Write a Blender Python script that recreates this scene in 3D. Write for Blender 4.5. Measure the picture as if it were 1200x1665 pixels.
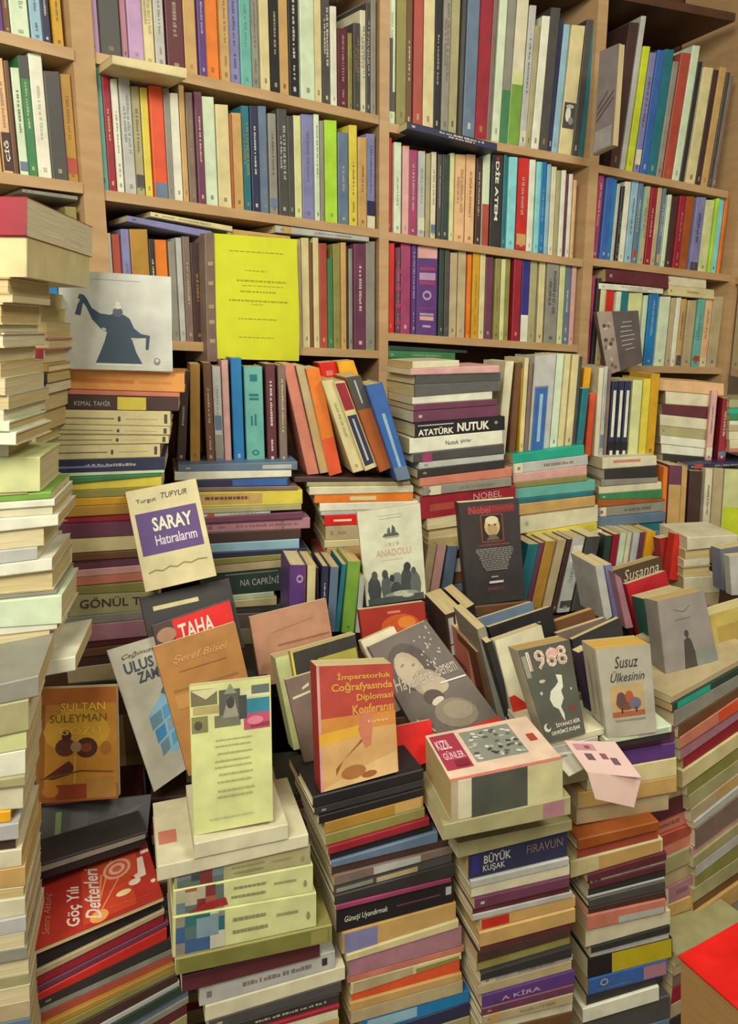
import bpy, math, random
from mathutils import Vector, Matrix
random.seed(7)
S = bpy.context.scene
for o in list(bpy.data.objects): bpy.data.objects.remove(o)

# ------------------------------------------------------------ camera, world, lamps, exposure
F = 1300.0; PITCH = math.radians(13.0); CAM = Vector((0, 0, 1.5))
cd = bpy.data.cameras.new('camera'); cam = bpy.data.objects.new('camera', cd); S.collection.objects.link(cam)
cam.location = CAM; cam.rotation_euler = (math.radians(90) - PITCH, 0, 0)
cd.sensor_fit = 'VERTICAL'; cd.sensor_height = 36.0; cd.lens = 36.0 * F / 1665.0; cd.clip_start = 0.02
S.camera = cam
w = bpy.data.worlds.new('world'); S.world = w; w.use_nodes = True
w.node_tree.nodes['Background'].inputs[0].default_value = (1.0, 0.93, 0.82, 1)
w.node_tree.nodes['Background'].inputs[1].default_value = 0.42
def lamp(name, loc, target, size, power, col=(1, 0.94, 0.82), sy=None):
    l = bpy.data.lights.new(name, 'AREA'); l.shape = 'RECTANGLE'; l.size = size; l.size_y = sy or size; l.energy = power; l.color = col
    o = bpy.data.objects.new(name, l); S.collection.objects.link(o); o.location = loc
    o.rotation_euler = (Vector(target) - Vector(loc)).to_track_quat('-Z', 'Y').to_euler()
    return o
lamp('ceiling_light', (-0.45, -0.35, 2.62), (0.0, 1.7, 1.2), 0.9, 34)
lamp('ceiling_light', (0.9, 0.55, 2.66), (0.7, 1.6, 0.6), 0.7, 15)
S.view_settings.view_transform = 'Standard'; S.view_settings.look = 'None'
S.view_settings.exposure = 0.85; S.view_settings.gamma = 1.0; S.view_settings.use_curve_mapping = False

# ------------------------------------------------------------ camera geometry: pixel -> point in the room
cp, sp = math.cos(PITCH), math.sin(PITCH)
def ray(x, y):
    u = (x - 600) / F; v = (832.5 - y) / F
    return Vector((u, cp + v * sp, -sp + v * cp))
def P(x, y, d):
    r = ray(x, y); return CAM + r * (d / r.y)
def hit(x, y, p0, n):
    r = ray(x, y); return CAM + r * ((p0 - CAM).dot(n) / r.dot(n))
def axes(alpha, beta=0):
    a = math.radians(alpha); b = math.radians(beta)
    h = Vector((math.cos(a), math.sin(a), 0)); m = Vector((-math.sin(a), math.cos(a), 0)); z = Vector((0, 0, 1))
    return h, m * math.sin(b) + z * math.cos(b), m * math.cos(b) - z * math.sin(b)     # along, up, inward

# ------------------------------------------------------------ colours
PAL = {
 'white': ('DDDFC8', 'white'), 'ivory': ('D3CFAE', 'ivory'), 'mint': ('CBDDBB', 'pale mint'), 'cream': ('D2C893', 'cream'), 'palegreen': ('CDD394', 'pale green'),
 'beige': ('B5A67F', 'beige'), 'tan': ('C29F60', 'tan'), 'gold': ('AC8433', 'golden'), 'ochre': ('C79A1E', 'ochre'), 'yellow': ('D6C848', 'yellow'),
 'amber': ('E8A81C', 'amber'), 'peach': ('DDB583', 'peach'), 'apricot': ('DD9A4C', 'light orange'), 'orange': ('DF7B22', 'orange'), 'vermilion': ('D9552A', 'vermilion'), 'salmon': ('C97D66', 'salmon'), 'brick': ('A84C3A', 'brick red'),
 'red': ('C32A22', 'red'), 'bright': ('D81208', 'bright red'), 'crimson': ('95202F', 'crimson'), 'maroon': ('5E2A30', 'maroon'), 'plum': ('6A3A52', 'plum'),
 'magenta': ('9C3C66', 'magenta'), 'pink': ('CFA29A', 'pink'), 'mauve': ('A87884', 'mauve'), 'lilac': ('B694BA', 'lilac'), 'lavender': ('7F80AC', 'lavender'), 'purple': ('5A3878', 'purple'),
 'indigo': ('2E2F7C', 'indigo'), 'navy': ('2B2F4C', 'navy'), 'blue': ('3562A6', 'blue'), 'azure': ('1D79B4', 'azure'), 'steel': ('62788E', 'steel blue'), 'sky': ('8FB6C6', 'light blue'),
 'cyan': ('84D2D4', 'cyan'), 'teal': ('24707A', 'teal'), 'turq': ('68AFA2', 'turquoise'), 'jade': ('1FA588', 'jade green'), 'green': ('3E7F4E', 'green'), 'leaf': ('74A03C', 'leaf green'), 'forest': ('2E4238', 'dark green'),
 'lime': ('A9D93C', 'lime green'), 'acid': ('C4D22C', 'yellow green'), 'olive': ('8B8748', 'olive'), 'khaki': ('A5A174', 'khaki'), 'grey': ('8C8B7E', 'grey'), 'silver': ('B5B8B0', 'silver grey'),
 'dark': ('4B4A46', 'dark grey'), 'char': ('32302F', 'charcoal'), 'black': ('1D1B1D', 'black'), 'brown': ('6C4A2D', 'brown'), 'cocoa': ('46302A', 'dark brown'), 'rust': ('A2561F', 'rust brown'),
 'taupe': ('7C6A5E', 'taupe'), 'page': ('CFBF8C', 'page'), 'board': ('B08A54', 'wood'),
}
def hexc(h):
    return tuple((c / 12.92 if c <= 0.04045 else ((c + 0.055) / 1.055) ** 2.4) for c in (int(h[i:i + 2], 16) / 255 for i in (0, 2, 4)))
def C(n):
    if not isinstance(n, str): return n
    return hexc(PAL[n][0]) if n in PAL else hexc(n)
def word(n): return PAL[n][1]
def lum(c): return 0.3 * c[0] + 0.59 * c[1] + 0.11 * c[2]

# ------------------------------------------------------------ materials
def mat(name, rough=0.5):
    m = bpy.data.materials.new(name); m.use_nodes = True; nt = m.node_tree; b = nt.nodes['Principled BSDF']; b.inputs['Roughness'].default_value = rough
    return m, nt, b
def printed(name, rough, wear=0.18):
    m, nt, b = mat(name, rough); N = nt.nodes; L = nt.links
    a = N.new('ShaderNodeVertexColor'); a.layer_name = 'Col'
    tc = N.new('ShaderNodeTexCoord'); n = N.new('ShaderNodeTexNoise'); n.inputs['Scale'].default_value = 26; n.inputs['Detail'].default_value = 5
    L.new(tc.outputs['Object'], n.inputs['Vector'])
    r = N.new('ShaderNodeMapRange'); r.inputs['From Min'].default_value = 0.3; r.inputs['From Max'].default_value = 0.7
    r.inputs['To Min'].default_value = 1 - wear; r.inputs['To Max'].default_value = 1 + wear * 0.5
    L.new(n.outputs['Fac'], r.inputs['Value'])
    mx = N.new('ShaderNodeMix'); mx.data_type = 'RGBA'; mx.blend_type = 'MULTIPLY'; mx.inputs[0].default_value = 1
    L.new(a.outputs['Color'], mx.inputs[6]); L.new(r.outputs['Result'], mx.inputs[7]); L.new(mx.outputs[2], b.inputs['Base Color'])
    rr = N.new('ShaderNodeMapRange'); rr.inputs['To Min'].default_value = rough - 0.12; rr.inputs['To Max'].default_value = rough + 0.18
    L.new(n.outputs['Fac'], rr.inputs['Value']); L.new(rr.outputs['Result'], b.inputs['Roughness'])
    return m
M_COVER = printed('printed_card', 0.48)
M_PLAIN = printed('matt_print', 0.75, 0.06)
def pages_mat():
    m, nt, b = mat('page_edges', 0.85); N = nt.nodes; L = nt.links
    a = N.new('ShaderNodeVertexColor'); a.layer_name = 'Col'
    uv = N.new('ShaderNodeUVMap'); uv.uv_map = 'UVMap'; mp = N.new('ShaderNodeMapping'); mp.inputs['Scale'].default_value = (900, 9, 1)
    L.new(uv.outputs[0], mp.inputs[0]); n = N.new('ShaderNodeTexNoise'); n.inputs['Scale'].default_value = 1; n.inputs['Detail'].default_value = 3
    L.new(mp.outputs[0], n.inputs['Vector'])
    r = N.new('ShaderNodeMapRange'); r.inputs['From Min'].default_value = 0.3; r.inputs['From Max'].default_value = 0.7; r.inputs['To Min'].default_value = 0.72; r.inputs['To Max'].default_value = 1.08
    L.new(n.outputs['Fac'], r.inputs['Value'])
    mx = N.new('ShaderNodeMix'); mx.data_type = 'RGBA'; mx.blend_type = 'MULTIPLY'; mx.inputs[0].default_value = 1
    L.new(a.outputs['Color'], mx.inputs[6]); L.new(r.outputs['Result'], mx.inputs[7]); L.new(mx.outputs[2], b.inputs['Base Color'])
    return m
M_PAGE = pages_mat()
def wood_mat(name, c1, c2, rough=0.55):
    m, nt, b = mat(name, rough); N = nt.nodes; L = nt.links
    tc = N.new('ShaderNodeTexCoord'); mp = N.new('ShaderNodeMapping'); mp.inputs['Scale'].default_value = (2, 2, 9)
    n = N.new('ShaderNodeTexNoise'); n.inputs['Scale'].default_value = 4; n.inputs['Detail'].default_value = 8; n.inputs['Distortion'].default_value = 0.6
    L.new(tc.outputs['Object'], mp.inputs[0]); L.new(mp.outputs[0], n.inputs['Vector'])
    cr = N.new('ShaderNodeValToRGB'); cr.color_ramp.elements[0].color = (*C(c1), 1); cr.color_ramp.elements[1].color = (*C(c2), 1)
    cr.color_ramp.elements[0].position = 0.35; cr.color_ramp.elements[1].position = 0.68
    L.new(n.outputs['Fac'], cr.inputs[0]); L.new(cr.outputs[0], b.inputs['Base Color'])
    return m
M_WOOD = wood_mat('pale_beech', 'B09064', 'BD9E72')
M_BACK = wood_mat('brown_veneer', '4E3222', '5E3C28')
M_DARKWOOD = wood_mat('dark_stained_wood', '38261A', '483222')
M_FLOOR = wood_mat('floor_boards', '5A4634', '75604A')
M_PLASTER = wood_mat('plaster', 'B9AC92', 'C4B89E', 0.9)
def film():
    m, nt, b = mat('clear_film', 0.12); N = nt.nodes; L = nt.links
    b.inputs['Base Color'].default_value = (0.75, 0.77, 0.75, 1); b.inputs['Alpha'].default_value = 0.12
    n = N.new('ShaderNodeTexNoise'); n.inputs['Scale'].default_value = 30; bp = N.new('ShaderNodeBump'); bp.inputs['Strength'].default_value = 1.0; bp.inputs['Distance'].default_value = 0.01
    L.new(n.outputs['Fac'], bp.inputs['Height']); L.new(bp.outputs[0], b.inputs['Normal'])
    return m
M_FILM = film()

# ------------------------------------------------------------ mesh collector
class MB:
    def __init__(s): s.v = []; s.f = []; s.c = []; s.m = []; s.uv = []
    def face(s, pts, col, mi=0, uv=None):
        i = len(s.v); s.v += [tuple(p) for p in pts]; s.f.append(tuple(range(i, i + len(pts)))); s.c.append(tuple(C(col))); s.m.append(mi)
        s.uv.append(uv or [(0, 0)] * len(pts))
    def add(s, o):
        i = len(s.v); s.v += o.v; s.f += [tuple(k + i for k in f) for f in o.f]; s.c += o.c; s.m += o.m; s.uv += o.uv
    def build(s, name, mats, parent=None, origin=None):
        me = bpy.data.meshes.new(name); og = Vector(origin) if origin is not None else Vector((0, 0, 0))
        me.from_pydata([tuple(Vector(p) - og) for p in s.v], [], s.f)
        for m in (mats if isinstance(mats, (list, tuple)) else [mats]): me.materials.append(m)
        ca = me.color_attributes.new('Col', 'FLOAT_COLOR', 'CORNER'); ul = me.uv_layers.new(name='UVMap')
        cols = []; uvs = []
        for f, c, u in zip(s.f, s.c, s.uv):
            for k in range(len(f)): cols += [*c, 1.0]; uvs += list(u[k])
        ca.data.foreach_set('color', cols); ul.data.foreach_set('uv', uvs)
        me.polygons.foreach_set('material_index', s.m); me.update()
        o = bpy.data.objects.new(name, me); S.collection.objects.link(o)
        if parent is not None: o.parent = parent
        elif origin is not None: o.location = og
        return o
def tag(o, label=None, cat=None, group=None, kind=None):
    if label: o['label'] = label
    if cat: o['category'] = cat
    if group: o['group'] = group
    if kind: o['kind'] = kind
    return o
def hexa(mb, q0, vec, col, mi=0):
    """box from a quad (bl, br, tr, tl) pushed along vec"""
    a = [Vector(p) for p in q0]; b = [p + vec for p in a]
    mb.face([a[0], a[1], a[2], a[3]], col, mi); mb.face([b[1], b[0], b[3], b[2]], col, mi)
    for i in range(4):
        j = (i + 1) % 4; mb.face([a[j], a[i], b[i], b[j]], col, mi)

# ------------------------------------------------------------ lettering
_tc = {}
def text_geo(s, bold=0.0):
    if (s, bold) in _tc: return _tc[(s, bold)]
    cu = bpy.data.curves.new('t', 'FONT'); cu.body = s; cu.resolution_u = 2; cu.offset = bold
    o = bpy.data.objects.new('t', cu); S.collection.objects.link(o)
    dg = bpy.context.evaluated_depsgraph_get(); dg.update()
    me = bpy.data.meshes.new_from_object(o.evaluated_get(dg))
    vs = [(v.co.x, v.co.y) for v in me.vertices]; fs = [tuple(p.vertices) for p in me.polygons]
    bpy.data.objects.remove(o); bpy.data.curves.remove(cu); bpy.data.meshes.remove(me)
    xs = [v[0] for v in vs]; ys = [v[1] for v in vs]
    x0, x1, y0, y1 = min(xs), max(xs), min(ys), max(ys)
    g = ([((x - x0) / (x1 - x0), (y - y0) / (y1 - y0)) for x, y in vs], fs)
    _tc[(s, bold)] = g
    return g

# ------------------------------------------------------------ the book
class Book:
    """bl, br, tr, tl: the face turned to the viewer; vec: push to its far side.
    kind: 'stand' spine out upright, 'flat' spine out lying, 'fore' lying with page edges out,
    'front' cover out with the spine on the left, 'frontr' the same with the spine on the right, 'up' standing with page edges out"""
    def __init__(s, bl, br, tr, tl, vec, kind, col, pxa=0, hard=False, page='page', pagecol=None):
        s.q = [Vector(p) for p in (bl, br, tr, tl)]; s.vec = Vector(vec); s.kind = kind; s.col = col; s.area = pxa; s.hard = hard
        s.dec = []; s.txt = []; s.label = None; s.row = None; s.pc = page; s.group = None; s.top = False; s.lift = 0; s.keep = False; s.cat = 'book'; s.name = 'book'; s.mag = False
    def f(s, x, y, z):
        a, b, c, d = s.q
        return (a * (1 - x) + b * x) * (1 - y) + (d * (1 - x) + c * x) * y + s.vec * z
    def m(s, a, b, c):
        k = s.kind
        if k == 'stand': return s.f(a, c, b)
        if k == 'up': return s.f(a, c, 1 - b)
        if k == 'flat': return s.f(c, a, b)
        if k == 'fore': return s.f(c, a, 1 - b)
        if k == 'front': return s.f(b, c, a)
        if k == 'frontr': return s.f(1 - b, c, a)
        if k == 'cover_tail': return s.f(c, 1 - b, a)
    def poly(s, pts, col, face='v'):
        s.dec.append((pts, col, face)); return s
    def rect(s, x0, y0, x1, y1, col, face='v'): return s.poly([(x0, y0), (x1, y0), (x1, y1), (x0, y1)], col, face)
    def ell(s, cx, cy, rx, ry, col, n=14, rot=0, face='v'):
        return s.poly([(cx + rx * math.cos(t) * math.cos(rot) - ry * math.sin(t) * math.sin(rot), cy + rx * math.cos(t) * math.sin(rot) + ry * math.sin(t) * math.cos(rot)) for t in (2 * math.pi * i / n for i in range(n))], col, face)
    def text(s, t, x0, y0, x1, y1, col, rot=0, slant=0.0, bold=0.0, face='v'):
        s.txt.append((t, x0, y0, x1, y1, col, rot, slant, bold, face)); return s
    def lines(s, x0, x1, ys, h, col, jag=0.12, rnd=None, face='v'):
        r = rnd or random
        for y in ys:
            a = x0 + (x1 - x0) * jag * r.random(); b = x1 - (x1 - x0) * jag * r.random(); x = a
            while x < b:
                wd = (x1 - x0) * r.uniform(0.05, 0.14); e = min(b, x + wd); s.rect(x, y, e, y + h, col, face); x = e + (x1 - x0) * 0.018
        return s
    def surf(s, x, y, off, face):
        if face == 'v': o = -s.vec.normalized() * off; return s.f(x, y, 0) + o
        # 's' = the left side (x runs from front to back), 't' = the top face
        if face == 's':
            n = (s.f(0, .5, .5) - s.f(1, .5, .5)).normalized(); return s.f(0, y, x) + n * off
        n = (s.f(.5, 1, .5) - s.f(.5, 0, .5)).normalized(); return s.f(x, 1, y) + n * off
    def cover_mesh(s):
        mb = MB(); m = s.m
        wa = (m(1, .5, .5) - m(0, .5, .5)).length; wb = (m(.5, 1, .5) - m(.5, 0, .5)).length; wc = (m(.5, .5, 1) - m(.5, .5, 0)).length
        s.wa, s.wb, s.wc = wa, wb, wc
        th = (0.0022 if s.hard else 0.0007); ta = min(0.18, th / max(wa, 1e-4)); tb = min(.1, th / max(wb, 1e-4))
        ra = min(.22, .0015 / wa); rb = min(.05, (.0022 if s.hard else .0010) / wb)
        if s.mag: ta = .08
        out = [(0, 1), (0, rb), (ra, 0), (1 - ra, 0), (1, rb), (1, 1)]
        inn = [(ta, 1), (ta, rb + tb), (ta + ra, tb), (1 - ta - ra, tb), (1 - ta, rb + tb), (1 - ta, 1)]
        for i in range(5):
            (a0, b0), (a1, b1) = out[i], out[i + 1]; (c0, d0), (c1, d1) = inn[i], inn[i + 1]
            mb.face([m(a0, b0, 0), m(a1, b1, 0), m(a1, b1, 1), m(a0, b0, 1)], s.col)
            mb.face([m(c1, d1, 0), m(c0, d0, 0), m(c0, d0, 1), m(c1, d1, 1)], 'ivory')
            for c in (0, 1): mb.face([m(a0, b0, c), m(a1, b1, c), m(c1, d1, c), m(c0, d0, c)], s.col)
        for i in (0, 5):
            mb.face([m(*out[i], 0), m(*inn[i], 0), m(*inn[i], 1), m(*out[i], 1)], s.col)
        off = 0.0003
        for pts, col, face in s.dec:
            mb.face([s.surf(x, y, off, face) for x, y in pts], col); off += 0.00003
        s.ta = ta; s.tb = tb; s.rb = rb
        return mb
    def page_mesh(s):
        mb = MB(); m = s.m; ins = .0025 if s.hard else .0006
        a0, a1 = s.ta, 1 - s.ta; b0 = s.tb + .001; b1 = 1 - ins / s.wb; c0 = ins / s.wc; c1 = 1 - c0
        k = [m(a, b, c) for a in (a0, a1) for b in (b0, b1) for c in (c0, c1)]
        for idx in ((0, 1, 3, 2), (4, 6, 7, 5), (0, 2, 6, 4), (1, 5, 7, 3), (2, 3, 7, 6), (0, 4, 5, 1)):
            uv = []
            for i in idx: uv.append(((i >> 2 & 1) * s.wa, ((i >> 1 & 1) * s.wb + (i & 1) * s.wc)))
            mb.face([k[i] for i in idx], s.pc, 0, uv)
        return mb
    def title_meshes(s):
        res = []
        for (t, x0, y0, x1, y1, col, rot, slant, bold, face) in s.txt:
            vs, fs = text_geo(t, bold); mb = MB(); res.append(mb)
            pts = []
            for x, y in vs:
                x = x + slant * y
                if rot == 90: X, Y = x1 - (x1 - x0) * y, y0 + (y1 - y0) * x
                elif rot == -90: X, Y = x0 + (x1 - x0) * y, y1 - (y1 - y0) * x
                else: X, Y = x0 + (x1 - x0) * x, y0 + (y1 - y0) * y
                pts.append(s.surf(X, Y, 0.0012, face))
            for fc in fs: mb.face([pts[i] for i in fc], col)
        return res
BOOKS = []
def area(px):
    return abs(sum(px[i][0] * px[(i + 1) % 4][1] - px[(i + 1) % 4][0] * px[i][1] for i in range(4))) / 2

def auto_marks(b, rnd, long_x, style=None):
    """worn, unreadable lettering along a spine"""
    c = C(b.col); dk = lum(c) < 0.22
    ink = rnd.choice(['white', 'cream', 'ivory', 'gold', 'silver']) if dk else rnd.choice(['char', 'dark', 'maroon', 'navy', 'brown'])
    k_ = rnd.uniform(.35, .75); ink = tuple(C(ink)[i] * k_ + c[i] * (1 - k_) for i in range(3))
    st = style if style is not None else rnd.choice([0, 1, 1, 2, 2, 3, 4])
    def R(u0, v0, u1, v1, col):     # u along the spine, v across
        if long_x: b.rect(u0, v0, u1, v1, col)
        else: b.rect(v0, u0, v1, u1, col)
    if st == 0: R(.06, .38, .10, .62, ink); return
    def run(u0, u1, v0, v1):
        u = u0
        while u < u1:
            l = rnd.uniform(.012, .03); R(u, v0, min(u1, u + l), v1 - (v1 - v0) * rnd.choice([0, 0, .25]), ink); u += l + rnd.choice([.006, .006, .018])
    if st in (1, 2): run(rnd.uniform(.3, .42), rnd.uniform(.62, .92), .40, .62)
    if st == 2: run(.14, rnd.uniform(.2, .28), .40, .60)
    if st == 3:
        band = rnd.choice(['ivory', 'dark', 'brick', 'steel', 'tan']); u0 = rnd.uniform(.0, .1); R(u0, .04, u0 + rnd.uniform(.08, .16), .96, band)
        run(.4, .8, .36, .64)
    if st == 4: run(.35, .85, .52, .78); run(.45, .75, .2, .4)
    R(.05, .36, .085, .64, ink)

# ---- a shelf row: 'colour x0 x1 ytop [flags]' ; flags: T=text style digit, w=lean px
def shelf_row(name, plane, base, spec, mid=None, lean=0.0, depth=(.13, .17), setb=.004, group=None, kind='stand', sink=0):
    """plane: (point, alpha) ; base: ((x,y),(x,y)) line the books stand on (px on the plane)"""
    p0, al = plane; h, up, inn = axes(al); n = inn
    (bx0, by0), (bx1, by1) = base
    rnd = random.Random(name)
    items = [t.split() for t in spec.replace('\n', ' ').split(';') if t.strip()]
    row = []
    for i, it in enumerate(items):
        col = it[0]; x0, x1, yt = map(float, it[1:4]); fl = it[4] if len(it) > 4 else ''
        yb = lambda x: by0 + (by1 - by0) * (x - bx0) / (bx1 - bx0)
        ln = lean if not callable(lean) else lean((x0 + x1) / 2)
        if len(it) > 5: ln = float(it[5])
        ym = mid if mid is not None else (yb(x0) + yt) / 2
        def X(x, y): return x - (x - 600) * (y - ym) / 5931.0 + ln * (ym - y)
        g = min(.35, (x1 - x0) * .02)
        q = [(X(x0 + g, yb(x0)), yb(x0)), (X(x1 - g, yb(x1)), yb(x1)), (X(x1 - g, yt), yt + rnd.uniform(-.5, .5)), (X(x0 + g, yt), yt)]
        slope = (by1 - by0) / (bx1 - bx0); q[2] = (q[2][0], yt + slope * (x1 - x0) * .5)
        sb = setb + rnd.uniform(0, .006)
        pts = [hit(x, y, p0, n) + inn * (0) for x, y in q]
        if 'o' in fl: sb = -.02
        pts = [p + inn * sb for p in pts]
        b = Book(*pts, inn * rnd.uniform(*depth), 'stand' if 'P' not in fl else 'up', col, area(q), hard=rnd.random() < .25)
        b.pc = rnd.choice(['page', 'C9B57C', 'D8CCA0'])
        st = [c for c in fl if c.isdigit()]
        if 'n' not in fl and kind == 'stand': auto_marks(b, rnd, False, int(st[0]) if st else None)
        b.row = name; b.idx = i; b.n = len(items); b.rowlist = row; b.group = group or ('books on the ' + name)
        b.flags = fl
        row.append(b); BOOKS.append(b)
    return row

# ---- a pile: entries 'colour xl xr yl yr [flags]' top to bottom; y = top edge; last entry 'end yl yr' gives the bottom
def pile(name, plane, spec, depth=(.15, .19), group=None, kind='flat', floor=None, hard=.2):
    p0, al = plane; h, up, inn = axes(al); rnd = random.Random(name)
    items = [t.split() for t in spec.replace('\n', ' ').split(';') if t.strip()]
    end = items.pop(); row = []
    def yat(it, x):
        xl, xr, yl, yr = map(float, it[1:5]); return yl + (yr - yl) * (x - xl) / (xr - xl)
    for i, it in enumerate(items):
        col = it[0]; xl, xr, yl, yr = map(float, it[1:5]); fl = it[5] if len(it) > 5 else ''
        nx = items[i + 1] if i + 1 < len(items) else ['e'] + end[1:5]
        bl, br = yat(nx, xl), yat(nx, xr)
        if bl - yl < 2: bl = yl + 2
        if br - yr < 2: br = yr + 2
        q = [(xl, bl), (xr, br), (xr, yr), (xl, yl)]
        pts = [hit(x, y, p0, inn) for x, y in q]
        gap = Vector((0, 0, .0002)); pts[0] += gap; pts[1] += gap
        D = inn * (rnd.uniform(*depth) if 's' not in fl else .085) * (1.8 if 'l' in fl else 1); sh = inn * rnd.uniform(0, .007); pts = [p + sh for p in pts]
        pts = [pts[0], pts[1], pts[2], pts[3]]
        b = Book(*pts, D, 'fore' if 'p' in fl else kind, col, area(q), hard=rnd.random() < hard)
        b.pc = rnd.choice(['page', 'C9B57C', 'D8CCA0', 'E0D8B4'])
        st = [c for c in fl if c.isdigit()]
        if 'n' not in fl and b.kind == 'flat': auto_marks(b, rnd, True, int(st[0]) if st else None)
        b.row = name; b.idx = i; b.n = len(items); b.rowlist = row; b.group = group or ('books in the ' + name); b.pilebook = True
        b.flags = fl
        row.append(b); BOOKS.append(b)
    # the pile goes on below the picture down to what carries it
    if floor is not None:
        cols = ['beige', 'char', 'maroon', 'ivory', 'brown', 'steel', 'khaki', 'crimson']
        last = row[-1]; z = min(last.q[0].z, last.q[1].z); a = Vector(last.q[0]); c = Vector(last.q[1]); k = 0
        base = [Vector((a.x, a.y, 0)), Vector((c.x, c.y, 0))]
        while z > floor + .004:
            t = min(rnd.uniform(.016, .034), z - floor)
            if z - floor - t < .008: t = z - floor
            za = (last.q[0].z if k == 0 else z) - .0003; zc = (last.q[1].z if k == 0 else z) - .0003
            lo = z - t
            b = Book(base[0] + Vector((0, 0, lo)), base[1] + Vector((0, 0, lo)), base[1] + Vector((0, 0, zc)), base[0] + Vector((0, 0, za)), inn * .16, 'flat', cols[(k + len(name)) % 8], 0)
            b.row = name; b.hidden = True; b.rowlist = row; b.filler = True; b.flags = ''
            BOOKS.append(b); z = lo; k += 1
    return row

def on(b, x, y, back=0.0, up=0.0):
    """depth at which the line of sight through a pixel meets the top of a lying book"""
    a = b.f(0, 1, 0); n = (b.f(1, 1, 0) - a).cross(b.f(0, 1, 1) - a).normalized()
    if n.z < 0: n = -n
    return hit(x, y, a + n * up, n).y + back
def facing(tl, tr, br, bl, d, al, be, th, col, kind='front', label=None, hard=False, name='book', cat='book', pages=None, keep=True, ref=None):
    h, up, inn = axes(al, be); p0 = P(*(ref or bl), d)
    pts = [hit(x, y, p0, inn) for x, y in (bl, br, tr, tl)]
    b = Book(*pts, inn * th, kind, col, area([bl, br, tr, tl]), hard=hard)
    b.label = label; b.keep = keep; b.name = name; b.cat = cat
    if pages: b.pc = pages
    b.flags = ''
    BOOKS.append(b)
    return b

# ------------------------------------------------------------ the bookcase (front faces of its bays)
def plane2(xl, dl, xr, dr):
    a = P(xl, 532, dl); b = P(xr, 532, dr); return (a, math.degrees(math.atan2(b.y - a.y, b.x - a.x)))
BAY = {1: plane2(-140, 1.36, 150, 1.56), 2: plane2(182, 1.60, 615, 2.0), 3: plane2(630, 2.01, 941, 2.22), 4: plane2(956, 2.235, 1185, 2.42), 5: plane2(1187, 2.42, 1330, 2.10)}
bookcase = bpy.data.objects.new('bookcase', None); S.collection.objects.link(bookcase); bookcase.location = (0, 2.2, 0)
tag(bookcase, 'tall pale wooden bookcase with packed shelves lining the wall', 'bookcase')
BC0 = Vector((0, 2.2, 0))
def board(name, plane, pl, pr, th=.019, dep=.255, m=None, col='board', fwd=.003):
    p0, al = plane; h, up, inn = axes(al)
    a = hit(*pl, p0, inn) - inn * fwd; b = hit(*pr, p0, inn) - inn * fwd; dz = Vector((0, 0, th))
    mb = MB(); hexa(mb, [a - dz, b - dz, b, a], inn * dep, col)
    o = mb.build(name, m or M_WOOD, bookcase, BC0)
    bv = o.modifiers.new('bevel', 'BEVEL'); bv.width = .0015; bv.segments = 2; bv.limit_method = 'ANGLE'
    return o
def upright(plane, xl, xr, z0, z1, dep=.262, fwd=.0045):
    """a vertical panel whose front spans xl..xr at the height of the camera's horizon"""
    p0, al = plane; h, up, inn = axes(al)
    a = hit(xl, 532, p0, inn) - inn * fwd; b = hit(xr, 532, p0, inn) - inn * fwd
    q = [Vector((a.x, a.y, z0)), Vector((b.x, b.y, z0)), Vector((b.x, b.y, z1)), Vector((a.x, a.y, z1))]
    mb = MB(); hexa(mb, q, inn * dep, 'board'); o = mb.build('upright', M_WOOD, bookcase, BC0)
    bv = o.modifiers.new('bevel', 'BEVEL'); bv.width = .0015; bv.segments = 2; bv.limit_method = 'ANGLE'
ZT = 2.5
upright(plane2(150, 1.565, 182, 1.595), 150, 183, 0, ZT)
upright(plane2(615, 2.0, 630, 2.01), 615, 630, 0, ZT)
upright(plane2(941, 2.22, 956, 2.235), 941, 956, 0, ZT)
upright(plane2(1181, 2.41, 1190, 2.42), 1180, 1191, 0, ZT)
SH = [  # bay, left px, right px (top front edge)
 (1, (-130, 18), (119, 80)), (1, (-130, 262), (133, 297)), (1, (-130, 500), (146, 528)),
 (2, (150, 84), (615, 188)), (2, (165, 308), (615, 373)), (2, (178, 549), (615, 570)),
 (3, (629, 200), (957, 258)), (3, (629, 377), (947, 422)), (3, (630, 541), (939, 561)),
 (4, (962, 266), (1183, 311)), (4, (956, 419), (1186, 447)), (4, (953, 592), (1183, 598)),
 (5, (1190, 309), (1330, 262)), (5, (1190, 452), (1330, 440)), (5, (1190, 600), (1330, 625)),
]
for b, l, r in SH: board('shelf_board', BAY[b], l, r)
board('top_board', BAY[1], (-130, -230), (108, -190)); board('top_board', BAY[2], (138, -150), (615, -75), .02)
board('top_board', BAY[3], (629, -52), (968, -25), .02, m=M_BACK); board('top_board', BAY[4], (972, -22), (1195, 22), .02, m=M_BACK); board('top_board', BAY[5], (1200, 24), (1340, -60), .02, m=M_BACK)  # top boards of these bays take the darker brown of the back panels
for b, (xl, xr) in {1: (-150, 152), 2: (180, 617), 3: (628, 943), 4: (954, 1187), 5: (1187, 1340)}.items():
    p0, al = BAY[b]; h, up, inn = axes(al)
    a = hit(xl, 532, p0, inn) + inn * .262 - h * .05; c = hit(xr, 532, p0, inn) + inn * .262 + h * .05
    mb = MB(); hexa(mb, [Vector((a.x, a.y, 0)), Vector((c.x, c.y, 0)), Vector((c.x, c.y, ZT)), Vector((a.x, a.y, ZT))], inn * .008, 'brown')
    mb.build('back_panel', M_BACK, bookcase, BC0)

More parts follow.
